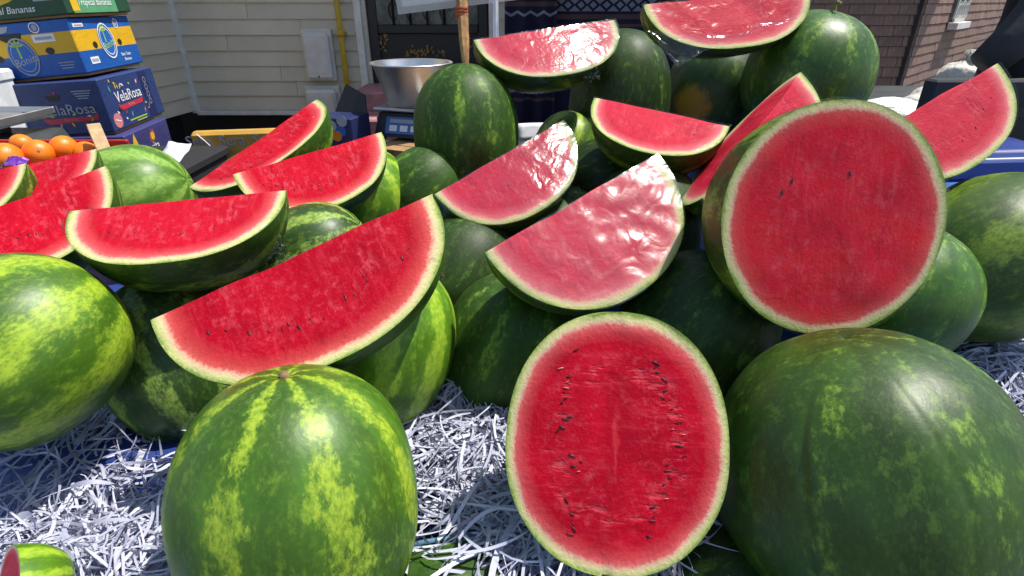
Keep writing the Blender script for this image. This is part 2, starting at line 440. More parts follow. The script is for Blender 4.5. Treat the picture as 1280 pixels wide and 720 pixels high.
# door opening
dx0, dx1 = -1.07, -0.20
dzb = 0.80
hp('door_trim', MB().box((xd - 0.02, WY - 0.06, PY(460, 112, WY).z), (xd + 0.03, WY + 0.02, 3.0), 0.004), M_WTRIM)
hp('trim_return', MB().box((xd + 0.031, WY - 0.03, dzb), (dx0 - 0.0, WY + 0.05, 3.0), 0.003), M_SIDING)
hp('door_trim', MB().box((dx1 + 0.03, WY - 0.05, dzb), (dx1 + 0.075, WY + 0.02, 3.0), 0.004), M_WTRIM)
hp('wall', MB().box((dx1 + 0.0751, WY, 0.3), (dx1 + 1.8, WY + 0.2, 3.2)), M_SIDING)
me_b = board_mesh(0.12)
for i in range(22):
    link('siding_board', me_b, M_SIDING, house, Matrix.Translation((dx1 + 0.078 - xc, 0, zb + i * BH)))
hp('door_trim', MB().box((dx1 + 0.20, WY - 0.07, dzb), (dx1 + 0.25, WY + 0.0, 3.0), 0.004), M_WTRIM)
door = hp('door', MB().box((dx0, WY + 0.03, dzb), (dx1 + 0.028, WY + 0.09, 3.0)), M_DARKWOOD)
def dp(name, mb, mat, smooth=False): return mb.build(name, mat, door, None, smooth)
dp('frame', MB().box((dx0 + .005, WY - .005, dzb + 0.01), (dx0 + .07, WY + .029, 2.99), 0.006), M_DARKWOOD)
dp('frame', MB().box((dx1 - .05, WY - .005, dzb + 0.01), (dx1 + .02, WY + .029, 2.99), 0.006), M_DARKWOOD)
zr = PY(520, 33, WY).z
dp('rail', MB().box((dx0 + .071, WY - .003, zr - .05), (dx1 - .051, WY + .029, zr + .012), 0.006), M_DARKWOOD)
# frosted pane with a grille in front
t = NT('door_glass'); o_ = t.obj()
n1 = t.noise(t.mapping(o_, (1.0, 1, .35)), 22, 5, 0.7)
M_DGLASS = t.set(color=t.ramp(n1, [(0.3, (0.02, 0.025, 0.025)), (0.5, (0.09, 0.11, 0.10)), (0.62, (0.16, 0.18, 0.16)), (0.75, (0.05, 0.06, 0.06))]), rough=0.12, normal=t.bump(n1, 0.3, 0.01))
dp('pane', MB().box((dx0 + .072, WY + .012, zr + .013), (dx1 - .052, WY + .02, 2.9)), M_DGLASS)
for i in range(1, 6):
    x = dx0 + .07 + (dx1 - dx0 - .12) * i / 6
    mb = MB().tube([(x, WY - .005, zr + .013), (x, WY - .005, 2.9)], 0.009, 6)
    for k in range(3):      # little scrolls on each grille bar
        zc = zr + .10 + k * .22
        mb.tube([(x + .045 * math.cos(a) * (1 - a / 9), WY - .006, zc + .06 * math.sin(a)) for a in np.linspace(0, 5.5, 16)], 0.005, 5)
    dp('grille_bar', mb, M_DARKWOOD, True)
# carved gilt sprays on the lower panel
def spray(cx, cz, w_, h_, n):
    rng = random.Random(int(cx * 100))
    mb = MB()
    for i in range(n):
        x = cx + rng.gauss(0, w_); z = cz + rng.gauss(0, h_); a = rng.uniform(0, 6.28); r = rng.uniform(.010, .022)
        pts = [(x + r * math.cos(a + q) * (1 if q in (0, math.pi) else .45), WY + .026 - .006 * (i % 2), z + r * math.sin(a + q) * (1 if q in (0, math.pi) else .45)) for q in (0, math.pi / 2, math.pi, 1.5 * math.pi)]
        mb.add(pts + [(p[0], p[1] - .006, p[2]) for p in pts], [(7, 6, 5, 4), (0, 1, 5, 4), (1, 2, 6, 5), (2, 3, 7, 6), (3, 0, 4, 7)])
    dp('gilt_spray', mb, M_GOLD)
p_ = PY(531, 65, WY); spray(p_.x, p_.z, .07, .018, 34)
p_ = PY(476, 47, WY); spray(p_.x, p_.z, .025, .04, 26)
p_ = PY(583, 47, WY); spray(p_.x, p_.z, .025, .04, 26)
# pink entrance steps
pA = PY(455, 108, WY - 0.25)
hp('step', MB().box((pA.x - .02, WY - .55, 0), (dx1 + .3, WY - .062, pA.z), 0.012), M_PINKSTONE)
pB = PY(450, 148, WY - 0.8)
hp('step', MB().box((pB.x - .05, WY - .85, 0), (dx1 + .3, WY - .552, pB.z), 0.012), M_PINKSTONE)
hp('roof_eave', MB().box((xc - 1, WY - .45, zb + 22 * BH + .021), (dx1 + 2.2, WY + 2.5, zb + 22 * BH + .13)), M_WTRIM)  # roof runs back out of view, extended to block the sun

# utility cabinets, gas pipe
M_CAB = plain('cabinet_plastic', (0.66, 0.63, 0.57), 0.45, var=0.06, bscale=200, bump=0.05)
def cabinet(name, label, x0, x1, z0, z1, depth):
    o = thing(name, label, 'utility box', (x0, WY - .021, z0))
    W, H = x1 - x0, z1 - z0
    MB().box((-.015, -.03, -.012), (W + .02, .0, H + .022), .004).build('back_box', M_CAB, o)
    d = MB().box((.0, -depth, .0), (W, -.031, H), .02).build('cover', M_CAB, o, smooth=False)
    MB().tube([(W * .5, -depth - .003, .025), (W * .5, -depth + .004, .025)], .007, 10).build('lock', M_BLACK, d)
    MB().box((.035, -depth - .002, .05), (W - .035, -depth + .002, H - .035), .0015).build('panel', M_CAB, d)
    return o
a = PY(379, 40, WY); b = PY(422, 98, WY)
cabinet('meter_cabinet', 'rounded grey-white meter cabinet fixed to the siding beside the yellow pipe', a.x + .01, b.x - .01, b.z, a.z, .09)
a = PY(384, 110, WY); b = PY(426, 137, WY)
cabinet('junction_cabinet', 'pale wide utility cabinet low on the siding under the meter cabinet', a.x + .01, b.x + .005, b.z - .12, a.z, .10)
M_YEL = plain('yellow_pipe_paint', (0.50, 0.34, 0.02), 0.4, var=0.1)
pt, pbm = PY(425, 0, WY - .06), PY(436, 119, WY - .06)
px_ = -1.262
gp = thing('gas_pipe', 'yellow painted gas pipe running down the clapboard wall', 'pipe', (px_, WY - .06, pbm.z))
MB().tube([(0, .14, -.005), (0, .04, -.005), (0, .012, .004), (0, 0, .03), (0, 0, 1.9)], .020, 12).build('tube', M_YEL, gp, smooth=True)
zz = PY(428, 42, WY - .06).z - pbm.z
MB().tube([(0, 0, zz - .02), (0, 0, zz + .02)], .028, 12).build('coupling', M_YEL, gp, smooth=True)
MB().box((-.035, .02, zz - .012), (.035, .04, zz + .012), .002).build('bracket', M_YEL, gp)

# ------------------------------------------------------------------ shingled brick building on the right
t = NT('shingle_brick'); o_ = t.obj()
oi = t.n('ObjectInfo')
n1 = t.noise(o_, 4, 4); n2 = t.noise(t.mapping(o_, (1, 1, .15)), 60, 5, .7)
cc = t.mix(t.step(n1, .3, .7), (0.19, 0.105, 0.078), (0.27, 0.165, 0.125))
cc = t.mix(t.math('MULTIPLY', oi.outputs['Random'], .55), cc, (0.14, 0.082, 0.066))
cc = t.mix(t.math('MULTIPLY', t.step(n2, .5, .75), .6), cc, (0.36, 0.29, 0.25))
M_SHINGLE = t.set(color=cc, rough=.85, normal=t.bump(n2, .5, .006))
M_MORTAR = plain('joint_dark', (0.045, 0.032, 0.03), .9)
CX, CY = 3.28, 5.0
bh = thing('brick_house', 'low house clad in red-brown brick shingles with a corner', 'house', (CX, CY, 0))
def bp_(name, mb, mat): return mb.build(name, mat, bh)
SH = 0.078; SW = 0.20
brick_me = mesh('brick', [(0.002, -.014, 0), (SW - .003, -.014, 0), (SW - .003, 0, 0), (.002, 0, 0), (.002, -.007, SH - .004), (SW - .003, -.007, SH - .004), (SW - .003, 0, SH - .004), (.002, 0, SH - .004)],
                [(0, 1, 5, 4), (4, 5, 6, 7), (0, 3, 2, 1), (0, 4, 7, 3), (1, 2, 6, 5)])
half_me = brick_me.copy()
for v in half_me.vertices:
    if v.co.x > .1: v.co.x -= SW * .5
ra = math.radians(45)     # the right-hand face turns away
walls = [(Matrix.Identity(4), -1.9, 0.0), (Matrix.Rotation(ra, 4, 'Z'), 0.0, 8.0)]
cnt = 0; extra = [MB(), MB()]
rng = random.Random(5)
for wi, (mw, u0, u1) in enumerate(walls):
    for row in range(0, 34):
        z = 0.25 + row * SH
        us = []
        u = 0.0
        if row % 2: us.append((0.0, SW * .5)); u = SW * .5
        while u + SW <= abs(u1 - u0) + 1e-6: us.append((u, SW)); u += SW
        for (u, L_) in us:
            uu = -(u + L_) if wi == 0 else u
            tr = mw @ Matrix.Translation((uu, rng.uniform(-.002, .001), z))
            vis = 9 <= row <= 18 and ((wi == 1 and u < 1.3) or uu > -1.25)
            me_ = brick_me if L_ == SW else half_me
            if vis and cnt < 290:
                link('brick', me_, M_SHINGLE, bh, tr); cnt += 1
            else:
                extra[wi].add([tr @ v.co for v in me_.vertices], [tuple(p.vertices) for p in me_.polygons])
for wi in (0, 1):
    tag(bp_('brick_course', extra[wi], M_SHINGLE), kind='stuff')
    mw, u0, u1 = walls[wi]
    e = .02 if wi == 0 else 0
    bp_('wall_core', MB().box((u0 - .05, .001, 0), (u1 - e, .2, 3.1), m=mw), M_MORTAR)
# lattice window on the turned face
mwin = Matrix.Rotation(ra, 4, 'Z') @ Matrix.Translation((1.02, -.02, 1.42))
wnd = MB().box((0, -.01, 0), (.5, .01, .9), m=mwin).build('window', plain('dim_glass', (.16, .16, .15), .2), bh)
for q in ((0, 0, .5, .03), (0, .87, .5, .9), (0, 0, .03, .9), (.47, 0, .5, .9), (.235, .03, .265, .87)):
    MB().box((q[0], -.03, q[1]), (q[2], -.012, q[3]), .003, m=mwin).build('frame', M_WTRIM, wnd)
for i in range(5):
    for j in range(4):
        MB().tube([mwin @ Vector((.06 + i * .095 + .03 * math.cos(a), -.036, .1 + j * .2 + .07 * math.sin(a))) for a in np.linspace(0, 6.28, 11)], .005, 5).build('grille_scroll', M_WTRIM, wnd)
MB().box((-.05, -.08, -.06), (.55, .0, -.002), .004, m=mwin).build('sill', M_WTRIM, wnd)
bp_('roof_eave', MB().box((-2.2, -.25, 3.101), (1.0, 2.2, 3.22)), M_MORTAR)

# ------------------------------------------------------------------ stall: table, tarpaulin over stepped risers
t = NT('blue_tarp'); o_ = t.obj()
n1 = t.noise(o_, 5, 4); n2 = t.noise(o_, 260, 2)
wv = t.n('TexWave'); wv.inputs['Scale'].default_value = 160; t.l(o_, wv.inputs[0])
cc = t.mix(t.step(n1, .3, .7), (0.012, 0.030, 0.17), (0.020, 0.050, 0.24))
M_TARP = t.set(color=cc, rough=.42, normal=t.bump(t.math('ADD', t.math('MULTIPLY', wv.outputs[0], .2), t.math('MULTIPLY', n1, 2.0)), .3, .004))
def sst(x, a, b):
    t_ = min(1, max(0, (x - a) / (b - a))); return t_ * t_ * (3 - 2 * t_)
def tprof(x):
    k = sst(x, .05, .30); q = sst(x, -.36, -.24)
    s3 = 1.07 + .10 * q; s4 = 1.02 + .25 * k; ye = 1.46 + .28 * k
    prof = [(.13, .12), (.15, .80), (.16, .91), (.18, .93), (.57, .93), (.62, 1.0), (.95, 1.0), (1.0, s3), (1.36, s3), (1.39, s4), (ye, s4), (ye + .02, s4 - .07), (ye + .04, .4)]
    pts = []
    for si, ((y0, z0), (y1, z1)) in enumerate(zip(prof[:-1], prof[1:])):
        k = (22, 4, 2, 13, 4, 11, 6, 12, 4, 10, 3, 16)[si]
        pts += [(y0 + (y1 - y0) * i / k, z0 + (z1 - z0) * i / k) for i in range(k)]
    return pts + [prof[-1]]
NX = 110; X0, X1 = -1.15, 1.35
vs = []; fs = []
for i in range(NX + 1):
    x = X0 + (X1 - X0) * i / NX
    pts = tprof(x)
    for (y, z) in pts:
        k = nse(x * 5, y * 5, z * 5) * .010 + nse(x * 16, y * 14, z * 9) * .005
        vs.append((x, y - abs(k) * .5, z + k - .004))
m = len(pts)
fs = [(i * m + j, (i + 1) * m + j, (i + 1) * m + j + 1, i * m + j + 1) for i in range(NX) for j in range(m - 1)]
tag(link('tarpaulin', mesh('tarpaulin', vs, fs, True), M_TARP), 'dark blue tarpaulin spread under the paper and melons on the stall', 'tarpaulin')
M_WOOD = plain('raw_wood', (0.34, 0.22, 0.11), .7, var=.25, scale=20, bump=.3)
st = thing('stall_table', 'wooden trestle table standing under the blue tarpaulin', 'table', (0, 0, 0))
MB().box((X0 + .03, .18, .86), (X1 - .03, 1.43, .905), .004).build('table_top', M_WOOD, st)
for x in (X0 + .1, X1 - .16):
    for y in (.25, 1.34):
        MB().box((x, y, 0), (x + .06, y + .06, .859), .003).build('leg', M_WOOD, st)
MB().box((X0 + .05, .66, .906), (X1 - .05, .94, .975), .004).build('riser', M_WOOD, st)
MB().box((X0 + .05, 1.03, .906), (X1 - .05, 1.34, 1.045), .004).build('riser', M_WOOD, st)
MB().box((.34, 1.42, .906), (X1 - .05, 1.70, 1.245), .004).build('riser', M_WOOD, st)

# ------------------------------------------------------------------ whole watermelons
def frame(xaxis, roll=0.0, up=Vector((0, 0, 1))):
    x = Vector(xaxis).normalized()
    if abs(x.dot(up)) > .98: up = Vector((0, 1, 0))
    y = up.cross(x).normalized(); z = x.cross(y)
    c, s = math.cos(roll), math.sin(roll)
    y, z = y * c + z * s, z * c - y * s
    return Matrix((x, y, z)).transposed().to_4x4()
NEXP = 2.2
def sgnpow(v, p): return math.copysign(abs(v) ** p, v)
def melon_mesh(a, b, seed, nu=56, nv=36, rib=.004, ribs=10, creases=()):
    vs = []; fs = []
    for j in range(nv + 1):
        s = math.pi * j / nv
        x = a * sgnpow(math.cos(s), 2 / NEXP); r = b * abs(math.sin(s)) ** (2 / NEXP)
        if j == 0: x = a * .972
        for i in range(nu):
            ph = 2 * math.pi * i / nu
            c, sn = math.cos(ph), math.sin(ph)
            k = 1 + .022 * nse(x * 7 + seed * 3.7, c * 1.1 + seed, sn * 1.1) + .006 * nse(x * 25, c * 4 + seed, sn * 4) + rib * math.sin(ribs * ph + seed)
            for (pc, dp) in creases:
                dd_ = math.atan2(math.sin(ph - pc - .10 * nse(x * 9, pc)), math.cos(ph - pc - .10 * nse(x * 9, pc)))
                k += dp * (.7 * math.exp(-((dd_ - .07) / .05) ** 2) - math.exp(-(dd_ / .030) ** 2)) * math.sin(s)
            vs.append((x, r * k * c, r * k * sn))
    for j in range(nv):
        for i in range(nu):
            fs.append((j * nu + i, (j + 1) * nu + i, (j + 1) * nu + (i + 1) % nu, j * nu + (i + 1) % nu))
    return mesh('watermelon', vs, fs, True)
M_STEM = plain('stem', (0.22, 0.20, 0.08), .8, var=.3, scale=60)
M_STEMDRY = plain('stem_dry', (0.20, 0.13, 0.06), .85, var=.3, scale=60)
MEL = {}
def melon(key, label, px, py, z, b, a, axis, mat, roll=0.0, stem=None, rib=.004, seed=None, pos=None, creases=()):
    seed = seed if seed is not None else len(MEL) * 1.37 + .4
    p = P(px, py, z) if pos is None else Vector(pos)
    mw = Matrix.Translation(p) @ frame(axis, roll)
    o = link('watermelon', melon_mesh(a, b, seed, rib=rib, creases=creases, nu=400 if creases else 56, nv=60 if creases else 36), RIND[mat], None, mw)
    tag(o, label, 'watermelon', 'whole watermelons heaped on the stall')
    MEL[key] = (p, a, b, mw)
    if stem == 'curl':
        MB().tube([(a * .95, 0, 0), (a * 1.0, .001, .001), (a * 1.06, .003, .004), (a * 1.10, .002, .015), (a * 1.12, -.004, .030), (a * 1.10, -.012, .040)], [.009, .005, .004, .0035, .003, .004], 8).build('stem', M_STEM, o, smooth=True)
    elif stem == 'stub':
        MB().tube([(a * .955, 0, 0), (a * .985, .0, .0), (a * 1.005, .001, .002)], [.009, .0055, .005], 9).build('stem', M_STEMDRY, o, smooth=True)
    return o

melon('w1', 'plump mid-green melon with blotchy yellow stripes under the longest red wedge', 376, 630, .605, .126, .150, (-.02, .22, .97), 'mid', .4, 'stub', .005)
melon('w2', 'huge smooth dark green melon with long creases below the wrapped round half', 1076, 600, .64, .159, .172, (-.20, .30, .93), 'smooth', 1.0, None, .006, creases=[(k_ * 2 * math.pi / 9 + .35 * math.sin(k_ * 2.3), .006 + .004 * math.sin(k_ * 1.7)) for k_ in range(9)])
melon('w3', 'lime green mottled melon beside the white paper at the stall end', 24, 438, .72, .118, .124, (.55, .72, .42), 'lime', 2.4)
melon('w4', 'dark melon with narrow pale stripes between the lime melon and the longest wedge', 234, 446, .93, .126, .145, (.35, -.25, -.90), 'stripe', .7)
melon('w5', 'bright green melon half shaded under the right end of the longest wedge', 478, 428, .84, .108, .128, (.25, .30, .92), 'bright', .2)
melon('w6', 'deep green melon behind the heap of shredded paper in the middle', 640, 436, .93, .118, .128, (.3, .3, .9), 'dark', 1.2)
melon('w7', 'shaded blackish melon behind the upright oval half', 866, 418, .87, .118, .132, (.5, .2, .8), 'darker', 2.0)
melon('w8', 'medium green melon peeking out under the wrapped round half', 1108, 372, .92, .118, .128, (.3, -.2, .93), 'oval', 2.9)
melon('w9', 'broad mottled green melon in front of the blue ledge', 1238, 322, .98, .140, .155, (.85, .3, .35), 'moss', 4.0, seed=8.1)
melon('w10', 'pale green melon behind the short pale-ended wedge, in front of the fruit boxes', 160, 252, 1.22, .115, .135, (.9, .2, .3), 'pale', 1.0)
melon('w11', 'vivid lime green melon half shaded below the darker back wedge', 456, 250, 1.20, .10, .115, (.2, -.3, .93), 'bright', 3.6, seed=4.2)
melon('w12', 'green melon with pale stripes between the crimson wedge and the longest wedge', 385, 325, 1.0, .092, .115, (.8, .1, .5), 'stripe', 1.9)
melon('w13', 'small bit of light green melon showing below the wedge with pale ends', 305, 360, .98, .075, .085, (.4, .2, .85), 'bright', .9)
melon('w14', 'upright dark green striped melon pierced by the wooden sign stick', 583, 166, 1.26, .117, .145, (-.02, .1, 1), 'dark', .1, None, .006)
melon('w15', 'dull green melon leaning beside the upright melon with the stick', 525, 238, 1.22, .085, .10, (.7, .3, .6), 'dark', 2.2, seed=11.2)
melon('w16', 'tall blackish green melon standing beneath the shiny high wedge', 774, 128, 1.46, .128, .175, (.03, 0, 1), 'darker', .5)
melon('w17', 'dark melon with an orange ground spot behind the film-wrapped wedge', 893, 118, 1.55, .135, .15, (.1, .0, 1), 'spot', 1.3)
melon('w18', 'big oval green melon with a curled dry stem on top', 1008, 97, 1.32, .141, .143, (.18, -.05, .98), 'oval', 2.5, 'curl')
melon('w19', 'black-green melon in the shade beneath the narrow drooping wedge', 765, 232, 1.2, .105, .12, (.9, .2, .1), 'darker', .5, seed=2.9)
melon('w20', 'yellow-green melon glimpsed between the dark tall melon and the sparkling wedge', 706, 190, 1.42, .085, .10, (.3, .2, .9), 'lime', .5)
melon('w21', 'dark melon low in the gap by the blue string', 565, 768, .66, .085, .10, (.9, .2, .0), 'dark', .5)
melon('w22', 'shadowed dark melon low between the oval half and the huge smooth melon', 905, 765, .66, .09, .11, (.7, .4, .2), 'darker', .5)

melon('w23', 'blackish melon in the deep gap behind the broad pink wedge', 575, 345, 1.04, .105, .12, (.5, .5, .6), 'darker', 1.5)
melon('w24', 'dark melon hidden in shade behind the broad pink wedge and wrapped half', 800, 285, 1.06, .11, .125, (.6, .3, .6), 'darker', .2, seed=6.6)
melon('w25', 'striped green melon tucked behind the steep seeded wedge by the yellow carton', 314, 232, 1.34, .075, .10, (.8, .1, .5), 'stripe', .4, seed=9.6)
melon('w26', 'dull dark melon in the gap under the dewy wedge', 690, 300, 1.12, .10, .12, (.8, .3, .3), 'dark', .4, seed=3.3)

# ------------------------------------------------------------------ cut watermelons
seed_me = None
def seed_mesh():
    vs = []; fs = []
    for j in range(5):
        s = math.pi * j / 4
        for i in range(6):
            p = 2 * math.pi * i / 6
            k = 1 - .25 * math.cos(s)
            vs.append((.0011 * math.sin(s) * math.cos(p) * k, .0042 * math.cos(s), .0009 * math.sin(s) * math.sin(p)))
    for j in range(4):
        for i in range(6):
            fs.append((j * 6 + i, (j + 1) * 6 + i, (j + 1) * 6 + (i + 1) % 6, j * 6 + (i + 1) % 6))
    return mesh('seed', vs, fs, True)
SEED_ME = seed_mesh(); SEED_ME.materials.append(SEED)
SEEDP_ME = seed_mesh(); SEEDP_ME.materials.append(SEED_PALE)
HOLLOW_ME = seed_mesh(); HOLLOW_ME.name = 'seed_hollow'; HOLLOW_ME.materials.append(plain('hollow', (.11, .004, .008), .6))

def add_attr(me, vals):
    at = me.attributes.new('rad', 'FLOAT', 'POINT'); at.data.foreach_set('value', vals)

def half_profile(a, b, ns):
    out = []
    for i in range(ns + 1):
        s = math.pi * i / ns
        out.append((a * sgnpow(math.cos(s), 2 / NEXP), b * abs(math.sin(s)) ** (2 / NEXP)))
    return out
def prof_mod(a, seed):
    return lambda x: 1 + .03 * nse(x / a * 1.6 + seed, seed * 2.1)

def sector(root, a, b, ang, rind, flesh, film, seed, seeds, both=False, srow=.54):
    """part of a melon between two half planes that meet on the X axis; first face is local +Y, z = 0"""
    rng = random.Random(int(seed * 77))
    NS, NR = 56, 16
    pm = prof_mod(a, seed)
    pr = [(x, r * pm(x)) for x, r in half_profile(a, b, NS)]
    def relief(x, w_, face): return nse(x * 9 + seed, w_ * 9, face * 7) * .0030 + nse(x * 22 + seed, w_ * 22, face * 7) * .0016 + nse(x * 60, w_ * 60 + seed, face) * .0006
    # flesh: the two cut faces
    vs = []; fs = []; rad = []
    for face in (0, 1):
        th = 0.0 if face == 0 else ang
        cy, cz = math.cos(th), -math.sin(th)
        ny, nz = (0.0, 1.0) if face == 0 else (-math.sin(th), -math.cos(th))
        base = len(vs)
        for i, (x, r) in enumerate(pr):
            for k in range(NR + 1):
                q = k / NR
                w_ = q * r
                d = relief(x, w_, face) * min(1, (1 - q) * 6)
                d *= min(1, q * 5)
                e_ = (1 - q) ** 3 * (1 - (x / a) ** 4) * (0 if ang > 3 else 1)        # the knife wanders along the ridge
                oy, oz = e_ * .0035 * nse(x * 13, seed), e_ * .0030 * nse(x * 16 + 9, seed)
                vs.append((x, w_ * cy + ny * d + oy, w_ * cz + nz * d + oz))
                rad.append(min(1, ((abs(x) / a) ** NEXP + (w_ / (b * pm(x))) ** NEXP) ** (1 / NEXP)))
        for i in range(NS):
            for k in range(NR):
                q = (base + i * (NR + 1) + k, base + (i + 1) * (NR + 1) + k, base + (i + 1) * (NR + 1) + k + 1, base + i * (NR + 1) + k + 1)
                fs.append(q[::-1] if face == 0 else q)
    me = mesh('flesh', vs, fs, True); add_attr(me, rad)
    fl = link('flesh', me, flesh, root)
    # rind: outer skin
    NA = max(14, int(ang / .09))
    def skin(name, g, wr):
        vs = []; fs = []
        for i, (x, r) in enumerate(pr):
            for k in range(NA + 1):
                th = ang * k / NA
                kk = 1 + .010 * nse(x * 8 + seed, th * 2, 1.3) * math.sin(math.pi * k / NA) + wr * nse(x * 60, th * 9 + seed, 4.4)
                rr = (r * kk + g)
                vs.append((x * (1 + g / a), rr * math.cos(th), -rr * math.sin(th)))
        for i in range(NS):
            for k in range(NA):
                fs.append((i * (NA + 1) + k, i * (NA + 1) + k + 1, (i + 1) * (NA + 1) + k + 1, (i + 1) * (NA + 1) + k))
        return vs, fs
    v1, f1 = skin('rind', 0.0, 0)
    link('rind', mesh('rind', v1, f1, True), rind, root)
    if film is not None:
        v2, f2 = skin('film', .0022, .012)
        base = len(v2); NQ = 20
        for i, (x, r) in enumerate(pr):
            for k in range(NQ + 1):
                w_ = (r + .0022) * k / NQ
                d = .0040 + .0012 * nse(x * 40 + seed, w_ * 40, 2.2)
                v2.append((x * (1 + .0022 / a), w_, d * (1 if k < NQ else 0)))
        for i in range(NS):
            for k in range(NQ):
                f2.append((base + i * (NQ + 1) + k, base + i * (NQ + 1) + k + 1, base + (i + 1) * (NQ + 1) + k + 1, base + (i + 1) * (NQ + 1) + k))
        link('cling_film', mesh('cling_film', v2, f2, True), film, root)
    # seeds lie in a row along the face at about half depth
    for face in ((0, 1) if both else (0,)):
        th = 0.0 if face == 0 else ang
        for q_ in range(seeds):
            x = (-.72 + 1.44 * (q_ + .5) / seeds + rng.gauss(0, .35) / max(8, seeds)) * a
            if rng.random() < .22: continue
            rmax = b * max(0, 1 - abs(x / a) ** NEXP) ** (1 / NEXP)
            y = rmax * (srow + .07 * math.sin(x * 31 + seed + face * 2) - .10 * abs(x / a) + rng.gauss(0, .035)) + .004
            sc = rng.uniform(.4, 1.15)
            pale = rng.random() < .12
            m_ = Matrix.Rotation(-th, 4, 'X') @ Matrix.Translation((x, y, (relief(x, y, face) + .0002) * (1 if face == 0 else -1))) @ Matrix.Rotation(rng.gauss(0, .28) + x / a * .6, 4, 'Z') @ Matrix.Diagonal((sc * rng.uniform(.6, 1), sc, 1, 1))
            hol_ = rng.random() < .30
            link('seed_hollow' if hol_ else 'seed', HOLLOW_ME if hol_ else (SEEDP_ME if pale else SEED_ME), None, root, m_)
    return fl

CUTS = {}
def wedge(key, label, A, B, C, zA, zB, b, ang=90, rind='slice', flesh=FLESH, film=None, seeds=16, far=False, seed=None, tilt=0.0):
    A3, B3 = P(*A, zA), P(*B, zB)
    M = (A3 + B3) / 2; e1 = (B3 - A3).normalized(); a = (B3 - A3).length / 2
    d = ray(*C); oc = CAM - M
    qa, qb, qc = d.dot(d), 2 * d.dot(oc), oc.dot(oc) - b * b
    disc = qb * qb - 4 * qa * qc
    tt = (-qb + (math.sqrt(disc) if far else -math.sqrt(disc))) / (2 * qa) if disc > 0 else -qb / (2 * qa)
    e2 = CAM + d * tt - M
    bb = e2.length
    e2 = (e2 - e1 * e2.dot(e1)).normalized()
    n = e1.cross(e2)
    if n.dot(CAM - M) < 0: n = -n
    c_, s_ = math.cos(math.radians(tilt)), math.sin(math.radians(tilt))
    e2, n = e2 * c_ + n * s_, n * c_ - e2 * s_          # lean the face back so that it looks further up
    x = e2.cross(n)
    mw = Matrix((x, e2, n)).transposed().to_4x4(); mw.translation = M
    root = thing('watermelon_wedge', label, 'watermelon wedge', mw, 'cut watermelon wedges on the stall')
    seed = seed if seed is not None else 1.3 + len(CUTS) * 2.17
    sector(root, a, b, math.radians(ang), RIND[rind], flesh, film, seed, seeds)
    CUTS[key] = (M, a, b, mw, n)
    print('WEDGE', key, 'a=%.3f b=%.3f bb=%.3f n=(%.2f %.2f %.2f) M=(%.2f %.2f %.2f) disc %s' % (a, b, bb, *n, *M, disc > 0))
    return root

wedge('s1', 'longest deep red wedge lying across the mottled front melon', (188, 400), (541, 242), (398, 460), .655, .715, .150, 80, seeds=22, flesh=FLESH_DEEP)
wedge('s2', 'red wedge with pale blunt ends above the dark striped melon', (87, 264), (358, 238), (215, 327), .80, .86, .135, 85, film=FILM, seeds=6)
wedge('s3', 'steeply tilted wedge with black seeds in front of the yellow printed carton', (236, 234), (396, 124), (345, 205), 1.10, 1.22, .130, 85, seeds=18)
wedge('s4', 'crimson wedge overlapping the steep seeded wedge beside it', (291, 218), (477, 165), (405, 260), 1.0, 1.08, .125, 85, seeds=24)
wedge('s5', 'dewy wrapped wedge with a glaring upper end in front of the pierced upright melon', (543, 243), (703, 152), (662, 272), 1.0, 1.06, .133, 85, tilt=3, film=FILM_DEW, seeds=4, flesh=FLESH_PINK)
wedge('s6', 'broad pink wrapped wedge with big film glare above the upright oval half', (606, 316), (820, 194), (790, 372), .77, .85, .160, 70, tilt=6, film=FILM_GLARE, seeds=0, flesh=FLESH_PINK)
wedge('s7', 'sparkling wrapped wedge resting high against the tall blackish melon', (592, 50), (768, 25), (672, 92), 1.20, 1.28, .130, 85, film=FILM_DEW, seeds=0, flesh=FLESH_PINK)
wedge('s8', 'topmost wrapped wedge with loose film hanging under it', (804, 6), (1010, -16), (885, 40), 1.16, 1.22, .122, 85, tilt=-12, film=FILM, seeds=0, flesh=FLESH_PINK)
wedge('s9', 'narrow drooping wedge between the tall dark melon and the wrapped half', (743, 122), (912, 158), (805, 190), 1.06, 1.0, .120, 85, film=FILM, seeds=5, flesh=FLESH_PINK)
wedge('s11', 'dull pink wedge standing up behind the wrapped round half', (1062, 184), (1247, 79), (1222, 212), .96, 1.02, .135, 70, film=FILM, seeds=8, flesh=FLESH_PINK)
wedge('s12', 'large red wedge with a row of seeds over the lime mottled melon', (-120, 304), (133, 207), (50, 335), .82, .92, .140, 80, seeds=24)
wedge('s13', 'red wedge behind the seeded one, its pale end beside the oranges', (-90, 233), (121, 186), (40, 262), 1.0, 1.08, .13, 80, film=FILM, seeds=4)
wedge('s14', 'small red wedge end tucked behind the seeded wedge by the orange crate', (-190, 252), (33, 204), (-60, 292), .95, 1.0, .13, 80, seeds=2)

# wedge seen along its ridge, one lit and one shaded face
A3, B3 = P(1001, 90, 1.02), P(878, 248, .86)
M = (A3 + B3) / 2; e1 = (B3 - A3).normalized()
sd = Vector((.86, .25, -.15)); sd = (sd - e1 * sd.dot(e1)).normalized()
n = e1.cross(sd)
if n.z < 0: n = -n
mw = Matrix((sd.cross(n), sd, n)).transposed().to_4x4(); mw.translation = M
root = thing('watermelon_wedge', 'ridge-up wedge with one shaded face hiding behind the wrapped round half', 'watermelon wedge', mw, 'cut watermelon wedges on the stall')
sector(root, (B3 - A3).length / 2, .125, math.radians(95), RIND['slice'], FLESH_PINK, FILM, 31.4, 0)

